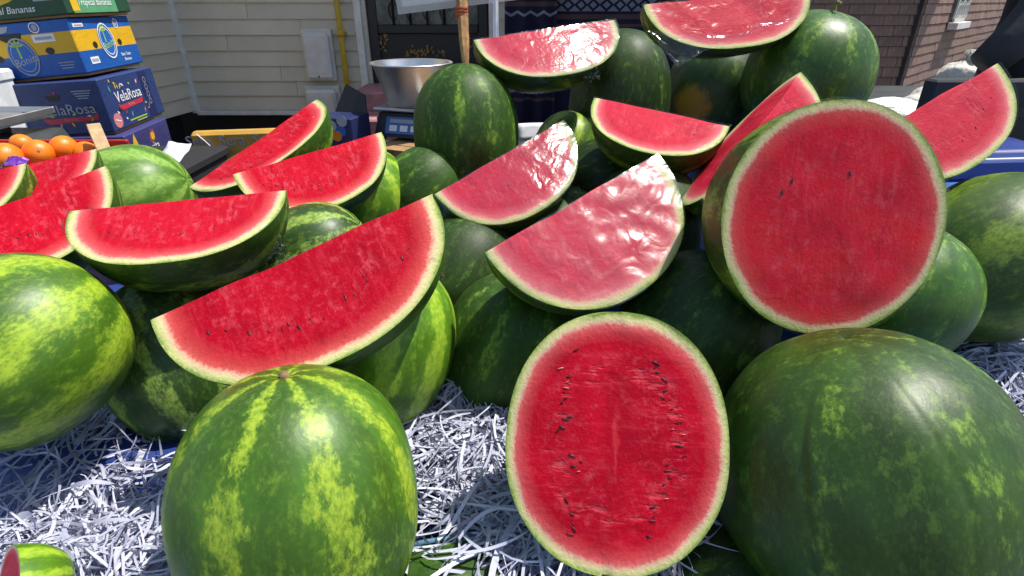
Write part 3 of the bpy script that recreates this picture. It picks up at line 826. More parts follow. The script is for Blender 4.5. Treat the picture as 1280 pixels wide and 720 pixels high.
# upright oval half
nrm = Vector((-.08, -.85, .52)).normalized()
ax = Vector((0.03, .45, .89)); ax = (ax - nrm * ax.dot(nrm)).normalized()
mw = Matrix((ax, nrm.cross(ax), nrm)).transposed().to_4x4(); mw.translation = P(770, 553, .60)
hroot = thing('watermelon_half', 'upright oval half melon with two columns of seed slits, on the white paper', 'watermelon half', mw)
sector(hroot, .1395, .1177, math.pi, RIND['slice'], FLESH_HALF, None, 5.5, 34, both=True, srow=.46)
MB().tube([(-.137, 0, -.002), (-.143, .0, -.004), (-.149, .003, -.007)], [.012, .007, .006], 9).build('stem', M_STEMDRY, hroot, smooth=True)

# round half wrapped in film, cut across
vd = Vector((.06, -.93, .31)).normalized()
hp_c = P(1045, 276, .70)
mw = frame(vd); mw.translation = hp_c
h2 = thing('watermelon_half', 'round dark red half melon wrapped in film, perched on the huge smooth melon', 'watermelon half', mw)
def disc_half(root, b, a, seed, flesh=None, rind='slice', film=True):
    NU, NR = 72, 22
    vs = []; fs = []; rad = []
    def br(ph): return b * (1 + .02 * nse(math.cos(ph) * 1.2 + seed, math.sin(ph) * 1.2))
    for k in range(NR + 1):
        q = k / NR
        for i in range(NU):
            ph = 2 * math.pi * i / NU; r = br(ph) * q
            y, z = r * math.cos(ph), r * math.sin(ph)
            vs.append((nse(y * 20, z * 20, seed) * .0015 * min(1, (1 - q) * 6), y, z)); rad.append(q)
    for k in range(NR):
        for i in range(NU):
            fs.append((k * NU + i, (k + 1) * NU + i, (k + 1) * NU + (i + 1) % NU, k * NU + (i + 1) % NU))
    me = mesh('flesh', vs, fs, True); add_attr(me, rad); link('flesh', me, flesh or FLESH_DISC, root)
    def body(g, wr):
        vs = []; fs = []; NV = 24
        for j in range(NV + 1):
            s = math.pi / 2 * j / NV
            x = -a * math.sin(s) ** (2 / NEXP) - (g if j else -g); rr = math.cos(s) ** (2 / NEXP)
            for i in range(NU):
                ph = 2 * math.pi * i / NU
                r = (br(ph) + g) * rr * (1 + wr * nse(x * 50, math.cos(ph) * 6, math.sin(ph) * 6))
                vs.append((x, r * math.cos(ph), r * math.sin(ph)))
        for j in range(NV):
            for i in range(NU):
                fs.append((j * NU + i, (j + 1) * NU + i, (j + 1) * NU + (i + 1) % NU, j * NU + (i + 1) % NU))
        return vs, fs
    link('rind', mesh('rind', *body(0, 0), True), RIND[rind], root)
    if not film: return
    v, f = body(.0025, .012)
    base = len(v)
    for k in range(NR + 1):
        for i in range(NU):
            ph = 2 * math.pi * i / NU; r = (br(ph) + .0025) * k / NR
            y, z = r * math.cos(ph), r * math.sin(ph)
            v.append((.0025 + .0012 * nse(y * 40, z * 40, 3), y, z))
    for k in range(NR):
        for i in range(NU):
            f.append((base + k * NU + i, base + (k + 1) * NU + i, base + (k + 1) * NU + (i + 1) % NU, base + k * NU + (i + 1) % NU))
    link('cling_film', mesh('cling_film', v, f, True), FILM_FACE, root)
disc_half(h2, .146, .20, 3.3)
ev = Vector((-.62, -.62, .48)).normalized()
em = frame(ev); em.translation = P(10, 736, .55)
ec = thing('watermelon_end', 'small cut melon end with striped bright rind lying on the white shredded paper', 'watermelon piece', em)
disc_half(ec, .040, .052, 8.0, FLESH_PINK, 'bright', False)
rng = random.Random(9)
for (px, py) in ((990, 226), (1062, 217), (978, 240)):
    d = ray(px, py); tt = (hp_c - CAM).dot(vd) / d.dot(vd)
    loc = mw.inverted() @ (CAM + d * tt)
    link('seed', SEED_ME if rng.random() < .5 else SEEDP_ME, None, h2, Matrix.Translation((.0008, loc.y, loc.z)) @ Matrix.Rotation(math.pi / 2, 4, 'Y') @ Matrix.Rotation(rng.uniform(-.5, .5) + 1.57, 4, 'Z'))

# ------------------------------------------------------------------ shredded paper
t = NT('shredded_paper'); o_ = t.obj()
at = t.n('Attribute', attribute_name='tone')
n2 = t.noise(o_, 240, 3, .6)
cc = t.mix(at.outputs['Fac'], (0.54, 0.55, 0.66), (0.30, 0.32, 0.43))
cc = t.mix(t.math('MULTIPLY', t.step(n2, .66, .72), .35), cc, (0.12, 0.12, 0.14))
M_PAPER = t.set(color=cc, rough=.55)
def paper(label, patches, seed, width=(.0017, .0046)):
    """patches: (centre, sx, sy, height, count, lift)"""
    rng = np.random.default_rng(seed)
    V = []; Fc = []; T = []
    H = lambda x, y: max(c.z + h * math.exp(-(((x - c.x) / sx) ** 2 + ((y - c.y) / sy) ** 2) / 1.2) for c, sx, sy, h, _, _ in patches)
    for c, sx, sy, h, cnt, lift in patches:
        for _ in range(cnt):
            x, y = c.x + rng.normal() * sx * .6, c.y + rng.normal() * sy * .6
            hd = rng.uniform(0, 2 * math.pi); cur = rng.normal() * .12; cur2 = rng.normal() * .025
            n = int(rng.integers(7, 19)); stp = rng.uniform(.008, .015)
            up0 = lift * rng.random() ** 2; w_ = rng.uniform(*width) * (2.2 if rng.random() < .04 else 1); roll = rng.normal() * .7; rv = rng.normal() * .25
            ph = rng.uniform(0, 6.28); am = rng.uniform(.001, .010); fr = rng.uniform(.3, .8); tone = rng.random() ** 2
            slope = rng.normal() * .12
            b0 = len(V)
            for i in range(n):
                z = H(x, y) + up0 + am * math.sin(ph + fr * i) + slope * stp * (i - n / 2)
                sx_, sy_ = -math.sin(hd), math.cos(hd)
                cr, sr = math.cos(roll), math.sin(roll)
                V.append((x + sx_ * w_ * .5 * cr, y + sy_ * w_ * .5 * cr, z + w_ * .5 * sr))
                V.append((x - sx_ * w_ * .5 * cr, y - sy_ * w_ * .5 * cr, z - w_ * .5 * sr))
                T += [tone, tone]
                x += math.cos(hd) * stp; y += math.sin(hd) * stp; hd += cur; cur += cur2 * .3; roll += rv
            Fc += [(b0 + 2 * i, b0 + 2 * i + 1, b0 + 2 * i + 3, b0 + 2 * i + 2) for i in range(n - 1)]
    me = mesh('shredded_paper', V, Fc, True)
    a_ = me.attributes.new('tone', 'FLOAT', 'POINT'); a_.data.foreach_set('value', T)
    o = link('shredded_paper', me, M_PAPER)
    return tag(o, label, 'shredded paper', kind='stuff')
paper('loose white shredded paper between the lime melon and the mottled front melon',
      [(PZ(120, 752, .950), .11, .028, .07, 700, .03), (PZ(20, 740, .950), .06, .025, .04, 180, .03), (PZ(195, 700, .950), .035, .03, .05, 220, .035),
       (PZ(150, 530, .975), .045, .03, .06, 170, .03), (PZ(40, 562, .965), .09, .012, .02, 60, .03), (PZ(110, 620, .945), .10, .03, .01, 30, .03), (PZ(150, 500, 1.0), .025, .03, .05, 80, .03)], 3)
paper('mound of white shredded paper between the bright green melon and the oval half',
      [(PZ(590, 520, 1.0), .055, .05, .06, 567, .03), (PZ(610, 600, .96), .05, .05, .04, 405, .03), (PZ(690, 712, .95), .07, .04, .05, 513, .03),
       (PZ(585, 465, 1.03), .02, .03, .04, 94, .02), (PZ(780, 715, .96), .06, .03, .03, 162, .02)], 5)
paper('white shredded paper beside the huge smooth melon under the broad melon',
      [(PZ(1240, 480, 1.0), .09, .08, .04, 877, .03), (PZ(1200, 430, 1.0), .05, .05, .03, 202, .03), (PZ(1270, 425, 1.02), .06, .03, .03, 108, .03)], 7)
# blue string
M_STR = plain('blue_string', (0.10, 0.22, 0.34), .6)
q = [PZ(x, y, 1.03 + .008 * math.sin(i)) for i, (x, y) in enumerate(((505, 684), (530, 678), (560, 673), (590, 670), (620, 673), (650, 680), (690, 694)))]
tag(MB().tube(q, .0032, 6).build('string', M_STR, smooth=True), 'thin blue plastic string stretched over the shredded paper', 'string')

# ------------------------------------------------------------------ lettering and small print helpers
def text_me(txt, size, ex=.0005, shear=0.0):
    c = bpy.data.curves.new('lettering', 'FONT'); c.body = txt; c.size = size; c.extrude = ex
    c.align_x = 'CENTER'; c.align_y = 'CENTER'; c.shear = shear; c.resolution_u = 3
    o = bpy.data.objects.new('tmp', c); COL.objects.link(o)
    dg = bpy.context.evaluated_depsgraph_get()
    me = bpy.data.meshes.new_from_object(o.evaluated_get(dg))
    bpy.data.objects.remove(o); bpy.data.curves.remove(c)
    me.name = 'lettering'
    return me
FL = Matrix.Rotation(math.pi / 2, 4, 'X')                                        # text in the XZ plane, reading from -Y
FR = Matrix.Rotation(math.pi / 2, 4, 'Z') @ Matrix.Rotation(math.pi / 2, 4, 'X')  # in the YZ plane, reading from +X
PRINT = {k: plain('print_' + k, c, .55, var=.06, bump=.02) for k, c in dict(white=(.78, .78, .78), yellow=(.72, .45, .02), green=(.04, .16, .06), red=(.50, .03, .05), navy=(.012, .02, .09), blue=(.01, .12, .45), lime=(.35, .52, .05), pink=(.6, .2, .2), grey=(.35, .36, .42), dark=(.02, .018, .02), paleg=(.10, .33, .16), orange=(.7, .2, .02), teal=(.1, .4, .4)).items()}
def band_mat(name, stops, jag=.0):
    """carton board printed in horizontal bands; local z in metres over .24"""
    t = NT(name); o = t.obj(); sp = t.n('SeparateXYZ'); t.l(o, sp.inputs[0])
    n1 = t.noise(o, 9, 3); n2 = t.noise(o, 90, 4)
    h = t.math('ADD', t.math('DIVIDE', sp.outputs[2], .24), t.math('MULTIPLY', t.math('SUBTRACT', n1, .5), jag))
    c = t.ramp(h, stops, 'CONSTANT')
    c = t.mix(t.math('MULTIPLY', t.step(n2, .55, .8), .2), c, (.25, .25, .25))
    sc = t.noise(t.mapping(o, (1, 1, 3)), 18, 8, .75)
    c = t.mix(t.math('MULTIPLY', t.step(sc, .62, .72), .4), c, (.38, .30, .22))
    return t.set(color=c, rough=.5, normal=t.bump(t.math('ADD', n1, t.math('MULTIPLY', sc, .3)), .6, .012))
def ell(cx, cz, rx, rz, n=20, a0=0, a1=6.2832): return [(cx + rx * math.cos(a0 + (a1 - a0) * i / n), cz + rz * math.sin(a0 + (a1 - a0) * i / n)) for i in range(n)]
def ring(cx, cz, r0, r1, n=28, sx=1.0):
    mb = MB(); vs = []
    for i in range(n):
        a = 6.2832 * i / n
        for r in (r0, r1):
            vs.append((cx + sx * r * math.cos(a), -.0012, cz + r * math.sin(a)))
    mb.add(vs, [(2 * i, 2 * i + 1, 2 * ((i + 1) % n) + 1, 2 * ((i + 1) % n)) for i in range(n)])
    return mb
M_CARD = plain('cardboard', (0.36, 0.21, 0.09), .8, var=.15, scale=8, bump=.1)
def carton(label, corner, h, yaw, tilt, mat, lx=.52, ly=.50, group='banana cartons stacked by the house'):
    mw = Matrix.Translation(corner) @ Matrix.Rotation(yaw, 4, 'Z') @ Matrix.Rotation(tilt, 4, 'Y')
    o = thing('fruit_carton', label, 'carton', mw, group)
    MB().box((-lx, 0, 0), (0, ly, h), .004).build('box', mat, o)
    MB().box((-lx + .02, .02, -.012), (-.01, ly - .02, -.0005), .002).build('tray_base', M_CARD, o)
    return o
def put(o, name, face, mb_or_me, mat, u, z, rot=0.0, eps=.0008):
    """face L: u from the corner leftwards (negative x); face R: u towards the back"""
    me = mb_or_me.me(name) if isinstance(mb_or_me, MB) else mb_or_me
    R = Matrix.Rotation(rot, 4, 'Y')
    m_ = (Matrix.Translation((u, -eps, z)) if face == 'L' else Matrix.Translation((eps, u, z)) @ Matrix.Rotation(math.pi / 2, 4, 'Z')) @ R
    if not isinstance(mb_or_me, MB): m_ = m_ @ Matrix.Rotation(math.pi / 2, 4, 'X')
    return link(name, me, mat, o, m_)
def words(o, face, txt, size, mat, u, z, rot=0.0, shear=0.0, eps=.002): return put(o, 'lettering', face, text_me(txt, size, .0004, shear), mat, u, z, rot, eps)
def patch(o, face, pts, mat, u=0, z=0, rot=0.0, name='printed_patch', eps=.0008): return put(o, name, face, MB().poly(pts, .0006), mat, u, z, rot, eps)
def rect(w_, h_): return [(-w_ / 2, -h_ / 2), (w_ / 2, -h_ / 2), (w_ / 2, h_ / 2), (-w_ / 2, h_ / 2)]

M_BLUEBOX = band_mat('print_blue_yellow', [(0, (.008, .09, .36)), (.36, (.70, .40, .01)), (.70, (.008, .10, .40))])
M_GREENBOX = band_mat('print_green', [(0, (.015, .07, .035)), (.9, (.02, .09, .04))])
M_NAVYBOX = band_mat('print_navy', [(0, (.020, .042, .150)), (.9, (.022, .046, .165))])
M_NAVY2 = band_mat('print_navy_violet', [(0, (.04, .04, .15)), (.8, (.045, .045, .17))])
k2 = Vector((-1.845, 2.606, 1.318))
b2 = carton('blue and yellow banana carton with a round palm emblem, under the green carton', k2, .215, .10, -.085, M_BLUEBOX)
# emblem on both faces, hand holes, stickers
for f, u, sx in (('L', -.23, .9), ('R', .24, 1.0)):
    zc = .115 if f == 'R' else .085
    patch(b2, f, ell(0, 0, .062 * sx, .075, 24), PRINT['blue'], u, zc, -.15)
    put(b2, 'emblem_ring', f, ring(0, 0, .070, .076, sx=.82 * sx), PRINT['white'] if f == 'R' else PRINT['grey'], u, zc, -.15, .0016)  # rings greyed on the left face: its shade is put into the print colour
    put(b2, 'emblem_ring', f, ring(0, 0, .056, .060, sx=.82 * sx), PRINT['white'] if f == 'R' else PRINT['grey'], u, zc, -.15, .0016)
    patch(b2, f, [(-.004, -.02), (.004, -.02), (.003, .03), (-.003, .03)], PRINT['lime'], u - .01, zc + .015, 0, 'palm_trunk', .0016)
    for i in range(5):
        a_ = .3 + i * .63
        patch(b2, f, [(0, 0), (.022 * math.cos(a_ - .2), .022 * math.sin(a_ - .2)), (.034 * math.cos(a_), .034 * math.sin(a_)), (.022 * math.cos(a_ + .2), .022 * math.sin(a_ + .2))], PRINT['lime'], u - .01, zc + .040, 0, 'palm_leaf', .0016)
    words(b2, f, 'Bonita', .042, PRINT['lime'] if f == 'R' else PRINT['grey'], u + .005, zc - .015, -.2, .2)  # left lettering loses its lime to grey, shade painted into the print
patch(b2, 'L', [(-.05, .012), (.05, .012), (.042, -.008), (.02, -.022), (-.02, -.022), (-.042, -.008)], PRINT['dark'], -.25, .165, 0, 'hand_hole')
for f, u, z in (('L', -.33, .085), ('L', -.115, .100), ('R', .135, .105), ('R', .345, .105)):
    patch(b2, f, ell(0, 0, .018, .014, 14), PRINT['dark'], u, z, 0, 'vent_hole')
for f, u, z, w_, h_ in (('L', -.12, .150, .09, .03), ('R', .09, .045, .065, .028), ('R', .06, .188, .075, .014)):
    patch(b2, f, rect(w_, h_), PRINT['white'], u, z, 0, 'sticker')
    patch(b2, f, rect(w_ * .75, h_ * .4), PRINT['grey'], u, z, 0, 'sticker_print', .0018)
for f, u, z in (('L', -.14, .192), ('R', .36, .185)):
    put(b2, 'seal_ring', f, ring(0, 0, .017, .021), PRINT['white'], u, z, 0, .0012)
    patch(b2, f, ell(0, 0, .011, .013, 12), PRINT['grey'], u, z, 0, 'seal')
patch(b2, 'L', [(-.06, .008), (.06, .012), (.045, -.010), (.0, -.016), (-.045, -.012)], PRINT['grey'], -.30, .194)
for i in range(3):
    patch(b2, 'L', rect(.09 - i * .015, .0035), PRINT['grey'], -.42, .045 - i * .011, 0, 'print_line')
    patch(b2, 'L', rect(.07 - i * .01, .0035), PRINT['grey'], -.07, .050 - i * .011, 0, 'print_line')
words(b2, 'R', 'Best Taste', .020, PRINT['white'], .36, .050, 0, .2)
words(b2, 'R', 'Bananas', .020, PRINT['white'], .365, .028, 0, .2)

b1 = carton('dark green banana carton on top of the stack', k2 + Vector((.0, .0, .232)), .22, .08, -.085, M_GREENBOX)
patch(b1, 'L', ell(0, 0, .20, .09, 26), PRINT['yellow'], -.33, .135)
patch(b1, 'L', ell(0, 0, .13, .06, 24), PRINT['green'], -.25, .150, 0, 'printed_patch', .0016)
words(b1, 'L', 'EcuaKabor', .062, PRINT['yellow'], -.25, .105, 0, .1, .0026)
words(b1, 'L', 'Tropical Bananas', .036, PRINT['white'], -.25, .030, 0, .3)
patch(b1, 'L', rect(.08, .04), PRINT['grey'], -.08, .075, 0, 'sticker')
patch(b1, 'L', ell(0, 0, .025, .03, 14), PRINT['dark'], -.44, .09, 0, 'vent_hole', .0026)
patch(b1, 'R', rect(.34, .21), PRINT['paleg'], .21, .107)
patch(b1, 'R', rect(.05, .05), PRINT['yellow'], .06, .035, 0, 'printed_patch', .0016)
patch(b1, 'R', [(-.1, .06), (-.02, 0), (.02, 0), (.10, .06), (.05, .08), (0, .03), (-.05, .08)], PRINT['yellow'], .2, .075, 0, 'printed_patch', .0016)
words(b1, 'R', 'Tropical Bananas', .038, PRINT['white'], .21, .042, 0, .3, .0026)

k3 = Vector((-1.775, 2.56, 1.075))
b3 = carton('navy banana carton with a red ribbon under the white lettering', k3, .222, .12, -.05, M_NAVYBOX, .5, .52)
for f, u, z, s_ in (('L', -.16, .105, .062), ('R', .215, .130, .066)):
    words(b3, f, 'VelaRosa', s_, PRINT['white'] if f == 'R' else PRINT['grey'], u, z)  # white lettering turned grey on the left face to paint in its shade
    patch(b3, f, [(-.115, .0), (-.09, -.008), (.09, -.004), (.12, .006), (.11, -.022), (-.09, -.030), (-.11, -.018)], PRINT['red'], u, z - .026, 0, 'ribbon')
    words(b3, f, 'Bananas', .018, PRINT['pink'], u, z - .040)
rr_ = random.Random(4)
for i in range(26):
    f = 'R' if i < 18 else 'L'
    u = rr_.uniform(.06, .38) if f == 'R' else rr_.uniform(-.25, -.06)
    z = rr_.choice([rr_.uniform(.03, .085), rr_.uniform(.17, .205)])
    a_ = rr_.uniform(0, 6.28); L_ = rr_.uniform(.008, .016)
    patch(b3, f, [(-L_, -.002), (0, -.005), (L_, .0), (0, .005)], PRINT[rr_.choice(['teal', 'lime', 'pink', 'red', 'white', 'yellow'])], u, z, a_, 'confetti_print')
patch(b3, 'R', ell(0, 0, .036, .032, 18), PRINT['pink'], .055, .040, 0, 'round_seal')
patch(b3, 'R', rect(.045, .005), PRINT['white'], .055, .040, .3, 'seal_bar', .0018)
patch(b3, 'R', rect(.17, .006), PRINT['lime'], .24, .022, 0, 'print_line'); patch(b3, 'R', rect(.10, .005), PRINT['lime'], .27, .010, 0, 'print_line')
patch(b3, 'R', rect(.075, .205), PRINT['navy'], .40, .111, 0, 'side_panel')
for i in range(4): put(b3, 'icon_ring', 'R', ring(0, 0, .011, .014), PRINT['grey'], .40, .075 + i * .033, 0, .0022)
put(b3, 'seal_ring', 'L', ring(0, 0, .026, .030), PRINT['grey'], -.37, .165, 0, .0012)
patch(b3, 'L', [(-.035, .008), (.035, .008), (.02, -.014), (-.02, -.014)], PRINT['dark'], -.20, .160, 0, 'hand_hole')
patch(b3, 'L', ell(0, 0, .014, .015, 14), PRINT['dark'], -.06, .105, 0, 'vent_hole')
for i in range(4): patch(b3, 'L', rect(.08 - .012 * i, .004), PRINT['grey'], -.08, .180 - i * .010, 0, 'print_line')
patch(b3, 'R', ell(0, 0, .010, .013, 14), PRINT['dark'], .10, .078, 0, 'vent_hole')
k4 = Vector((-1.73, 2.54, .845))
b4 = carton('violet-blue banana carton with a yellow sun emblem at the stack foot', k4, .215, .12, .0, M_NAVY2, .5, .44)
for i in range(14):
    a_ = i * 6.2832 / 14
    patch(b4, 'R', [(.012 * math.cos(a_ - .2), .012 * math.sin(a_ - .2)), (.036 * math.cos(a_ + .15), .036 * math.sin(a_ + .15)), (.014 * math.cos(a_ + .25), .014 * math.sin(a_ + .25))], PRINT['orange'], .25, .165, 0, 'sun_petal')
patch(b4, 'R', ell(0, 0, .018, .018, 16), PRINT['yellow'], .25, .165, 0, 'sun_disc', .0018)
words(b4, 'R', 'Rosita', .060, PRINT['white'], .22, .115)
patch(b4, 'R', [(-.03, -.09), (.03, -.09), (.045, -.03), (.02, .05), (.01, .075), (-.01, .04), (-.02, -.02)], PRINT['yellow'], .07, .135, 0, 'banana_print')
patch(b4, 'L', rect(.16, .19), PRINT['lime'], -.09, .108); patch(b4, 'L', rect(.10, .06), PRINT['green'], -.08, .06, 0, 'printed_patch', .0018)
for i in range(4):
    carton('plain brown carton low in the banana stack, %s' % ('resting on the ground', 'second from the ground', 'third from the ground', 'just below the violet-blue one')[i], Vector((-1.77, 2.54, .012 + i * .208)), .195, .12 + .03 * (i % 2), 0, M_CARD, .5, .44)

# ------------------------------------------------------------------ oranges, crate, tray scale on the side counter
M_CLOTH = plain('black_cloth', (.014, .014, .016), .8, bump=.3)
sc_ = thing('side_counter', 'low counter under a black cloth beside the carton stack', 'counter', (-1.6, 1.65, 0))
MB().box((-.75, -.32, 1.09), (.55, .45, 1.12), .005).build('counter_top', M_CLOTH, sc_)
MB().box((-.74, -.31, .2), (.54, .44, 1.089), .005).build('cloth_skirt', M_CLOTH, sc_)
for x in (-.7, .45):
    for y in (-.27, .36):
        MB().box((x, y, 0), (x + .05, y + .05, .2)).build('leg', M_WOOD, sc_)
M_REDC = plain('red_plastic', (.42, .02, .02), .4)
oc = P(45, 196, 1.52)
cr = thing('fruit_crate', 'shallow red crate holding the oranges on the black counter', 'crate', (oc.x - .02, oc.y, 1.121))
CW, CD, CH = .36, .20, .10
MB().box((-CW, -CD * .5, 0), (CW * .54, CD * .62, .01), .002).build('crate_floor', M_REDC, cr)
MB().box((-CW, CD * .62, .0), (CW * .54, CD * .62 + .012, CH + .02), .003).build('crate_side', M_REDC, cr)
MB().box((-CW, -CD * .5 - .012, .0), (CW * .54, -CD * .5, CH - .04), .003).build('crate_side', M_REDC, cr)
for x in (-CW - .012, CW * .54):
    MB().box((x, -CD * .5, .0), (x + .012, CD * .62, CH), .003).build('crate_end', M_REDC, cr)
t = NT('orange_peel'); o_ = t.obj()
vo = t.n('TexVoronoi'); vo.inputs['Scale'].default_value = 420; t.l(o_, vo.inputs[0])
n1 = t.noise(o_, 20, 3)
M_ORANGE = t.set(color=t.mix(t.step(n1, .3, .7), (.78, .17, .006), (.85, .24, .01)), rough=.38, normal=t.bump(vo.outputs[0], .3, .0012), sss=.05)
def orange_mesh(r, seed):
    vs = []; fs = []; nu, nv = 24, 16
    for j in range(nv + 1):
        s = math.pi * j / nv
        for i in range(nu):
            p = 2 * math.pi * i / nu
            d = Vector((math.sin(s) * math.cos(p), math.sin(s) * math.sin(p), math.cos(s) * .94))
            k = 1 + .02 * nse(d.x * 1.5 + seed, d.y * 1.5, d.z * 1.5) - .05 * math.exp(-(s / .22) ** 2)
            vs.append(d * r * k)
    for j in range(nv):
        for i in range(nu): fs.append((j * nu + i, (j + 1) * nu + i, (j + 1) * nu + (i + 1) % nu, j * nu + (i + 1) % nu))
    return mesh('orange', vs, fs, True)
M_CALYX = plain('calyx', (.12, .16, .03), .8)
for i, (px, py, z, r, lab) in enumerate(((6, 197, 1.44, .040, 'big orange at the crate end behind the purple wrapper'), (48, 192, 1.50, .036, 'orange directly behind the purple wrapper and wedge'),
                                         (80, 186, 1.56, .036, 'orange raised highest in the red crate'), (108, 192, 1.58, .034, 'orange nearest the pale wood slat'),
                                         (-28, 186, 1.58, .038, 'orange deep at the far end of the red crate'), (28, 181, 1.62, .031, 'small orange at the back against the crate side'))):
    o = link('orange', orange_mesh(r, i * 2.3), M_ORANGE, None, Matrix.Translation(P(px, py, z)) @ Matrix.Rotation(i * 1.1, 4, 'X') @ Matrix.Rotation(i * .7, 4, 'Y'))
    tag(o, lab, 'orange', 'oranges in the red crate')
    MB().tube([(0, 0, r * .88), (0, 0, r * .905)], [.004, .003], 7).build('calyx', M_CALYX, o)
p_ = P(17, 203, 1.34)
vs = []; fs = []
for i in range(11):
    for j in range(7):
        u, v = (i / 10 - .5), (j / 6 - .5)
        vs.append((u * .055 + nse(u * 8, v * 8) * .004, v * .03, .006 + nse(u * 12, v * 12, 3) * .008 - 2 * u * u * .02))
fs = [(i * 7 + j, (i + 1) * 7 + j, (i + 1) * 7 + j + 1, i * 7 + j + 1) for i in range(10) for j in range(6)]
wr = link('wrapper', mesh('wrapper', vs, fs), plain('purple_foil', (.20, .05, .42), .25, .3), None, Matrix.Translation(p_) @ Matrix.Rotation(.5, 4, 'X'))
tag(wr, 'crumpled purple fruit wrapper lying on the oranges', 'wrapper')
sm = wr.modifiers.new('thick', 'SOLIDIFY'); sm.thickness = .001
a_, b_ = P(131, 190, 1.50), P(117, 157, 1.55)
ws = thing('wood_slat', 'pale raw wood slat sticking up at the corner of the orange crate', 'wood slat', Matrix.Translation(a_) @ (b_ - a_).to_track_quat('Z', 'Y').to_matrix().to_4x4())
MB().box((-.016, -.008, -.07), (.016, .008, (b_ - a_).length), .0015).build('slat', plain('pale_wood', (.50, .33, .17), .75, var=.2, scale=40), ws)
MB().tube([(.004, -.012, .01), (.004, -.007, .01)], .003, 8).build('nail', PRINT['grey'], ws)
# stainless tray scale
M_STEEL = plain('stainless', (.68, .67, .66), .40, 1.0, var=.04, scale=14, bump=.04)
tp = P(-28, 150, 1.86)
ts = thing('tray_scale', 'market scale with a flat stainless tray on a dark grey body', 'scale', (tp.x, tp.y, 1.121))
hz = tp.z - 1.121
MB().box((-.22, -.13, hz - .012), (.15, .14, hz), .006).build('tray', M_STEEL, ts)
for q in (((-.22, -.135, hz), (.155, -.128, hz + .02)), ((-.22, .138, hz), (.155, .145, hz + .02)), ((.148, -.127, hz), (.155, .137, hz + .02))):
    MB().box(*q, .002).build('tray_rim', M_STEEL, ts)
M_GREY = plain('dark_grey_plastic', (.05, .055, .055), .45)
MB().box((-.05, -.06, hz - .05), (.05, .06, hz - .013), .004).build('pillar', M_GREY, ts)
MB().add([(-.2, -.16, 0), (.2, -.16, 0), (.2, .14, 0), (-.2, .14, 0), (-.16, -.10, hz - .05), (.16, -.10, hz - .05), (.17, .13, hz - .05), (-.17, .13, hz - .05)],
         [(0, 3, 2, 1), (4, 5, 6, 7), (0, 1, 5, 4), (1, 2, 6, 5), (2, 3, 7, 6), (3, 0, 4, 7)]).build('body', M_GREY, ts)
# foam box behind the scale
fp = PY(-32, 140, 2.25)
fb = thing('foam_box', 'white foam box with green printing behind the tray scale', 'box', Matrix.Translation((fp.x, fp.y, 1.0)) @ Matrix.Rotation(.15, 4, 'Z'))
fh = PY(18, 97, 2.25).z - 1.0
fs_ = MB().box((-.45, 0, 0), (-.0, .3, fh), .012).build('box_body', plain('foam', (.72, .74, .74), .8), fb)
MB().box((-.455, -.006, fh - .045), (.006, .306, fh + .004), .01).build('lid', plain('foam_lid', (.70, .73, .72), .8), fb)
link('lettering', text_me('fresh', .05, .0004, .2), PRINT['paleg'], fb, Matrix.Translation((-.09, -.009, fh - .022)) @ FL)
MB().poly([(-.03, 0), (.0, .05), (.03, .01), (.02, -.01)], .001).build('leaf_print', PRINT['paleg'], fb, Matrix.Translation((-.04, -.002, fh - .15)))
fbst = thing('plank_stand', 'dark plank stand under the white foam box', 'stand', (fp.x, fp.y, 0))
MB().box((-.48, -.02, .97), (.03, .34, .999), .003).build('stand_top', M_GREY, fbst)
for x in (-.46, -.03):
    for y in (0, .27): MB().box((x, y, 0), (x + .05, y + .05, .969)).build('leg', M_WOOD, fbst)

# ------------------------------------------------------------------ back counter with carton, scale and basin
bc = thing('back_counter', 'dark back counter behind the melon heap carrying the scale', 'counter', (-.6, 2.3, 0))
MB().box((-.83, -.32, .94), (1.0, .60, .965), .004).build('counter_top', M_GREY, bc)
MB().box((-.82, -.31, .1), (.99, .59, .939), .004).build('cloth_skirt', M_CLOTH, bc)
for x in (-.8, .93):
    for y in (-.29, .54): MB().box((x, y, 0), (x + .05, y + .05, .1)).build('leg', M_WOOD, bc)
# yellow printed carton
M_YCARD = plain('yellow_card', (.58, .33, .05), .6, var=.15, scale=10, bump=.06)
ya, yb = PY(237, 166, 2.12), PY(240, 196, 2.12)
yc = thing('printed_carton', 'long yellow carton printed with grey lettering behind the steep seeded wedge', 'carton', Matrix.Translation((ya.x, 2.12, yb.z - .10)) @ Matrix.Rotation(.02, 4, 'Z') @ Matrix.Rotation(-.03, 4, 'Y'))
yh = ya.z - yb.z + .10
MB().box((0, 0, 0), (.34, .05, yh), .012).build('box', M_YCARD, yc)
for i in range(3): link('lettering', text_me('Sera', .055, .0004), PRINT['grey'], yc, Matrix.Translation((.0 + .125 * i + .03, -.0015, yh - .034)) @ FL)
for i in range(2): MB().box((.02 + .15 * i, -.0012, yh - .112), (.10 + .15 * i, -.0002, yh - .09)).build('print_bar', plain('brown_print', (.2, .09, .02), .7), yc)
MB().tube([(.03, -.002, yh - .005), (.06, -.012, yh - .03), (.10, -.014, yh - .08), (.105, -.012, yh - .13)], .002, 6).build('tie_band', PRINT['white'], yc)
MB().box((-.04, -.02, -.03), (.36, .12, -.001), .003).build('tray', M_GREY, yc)
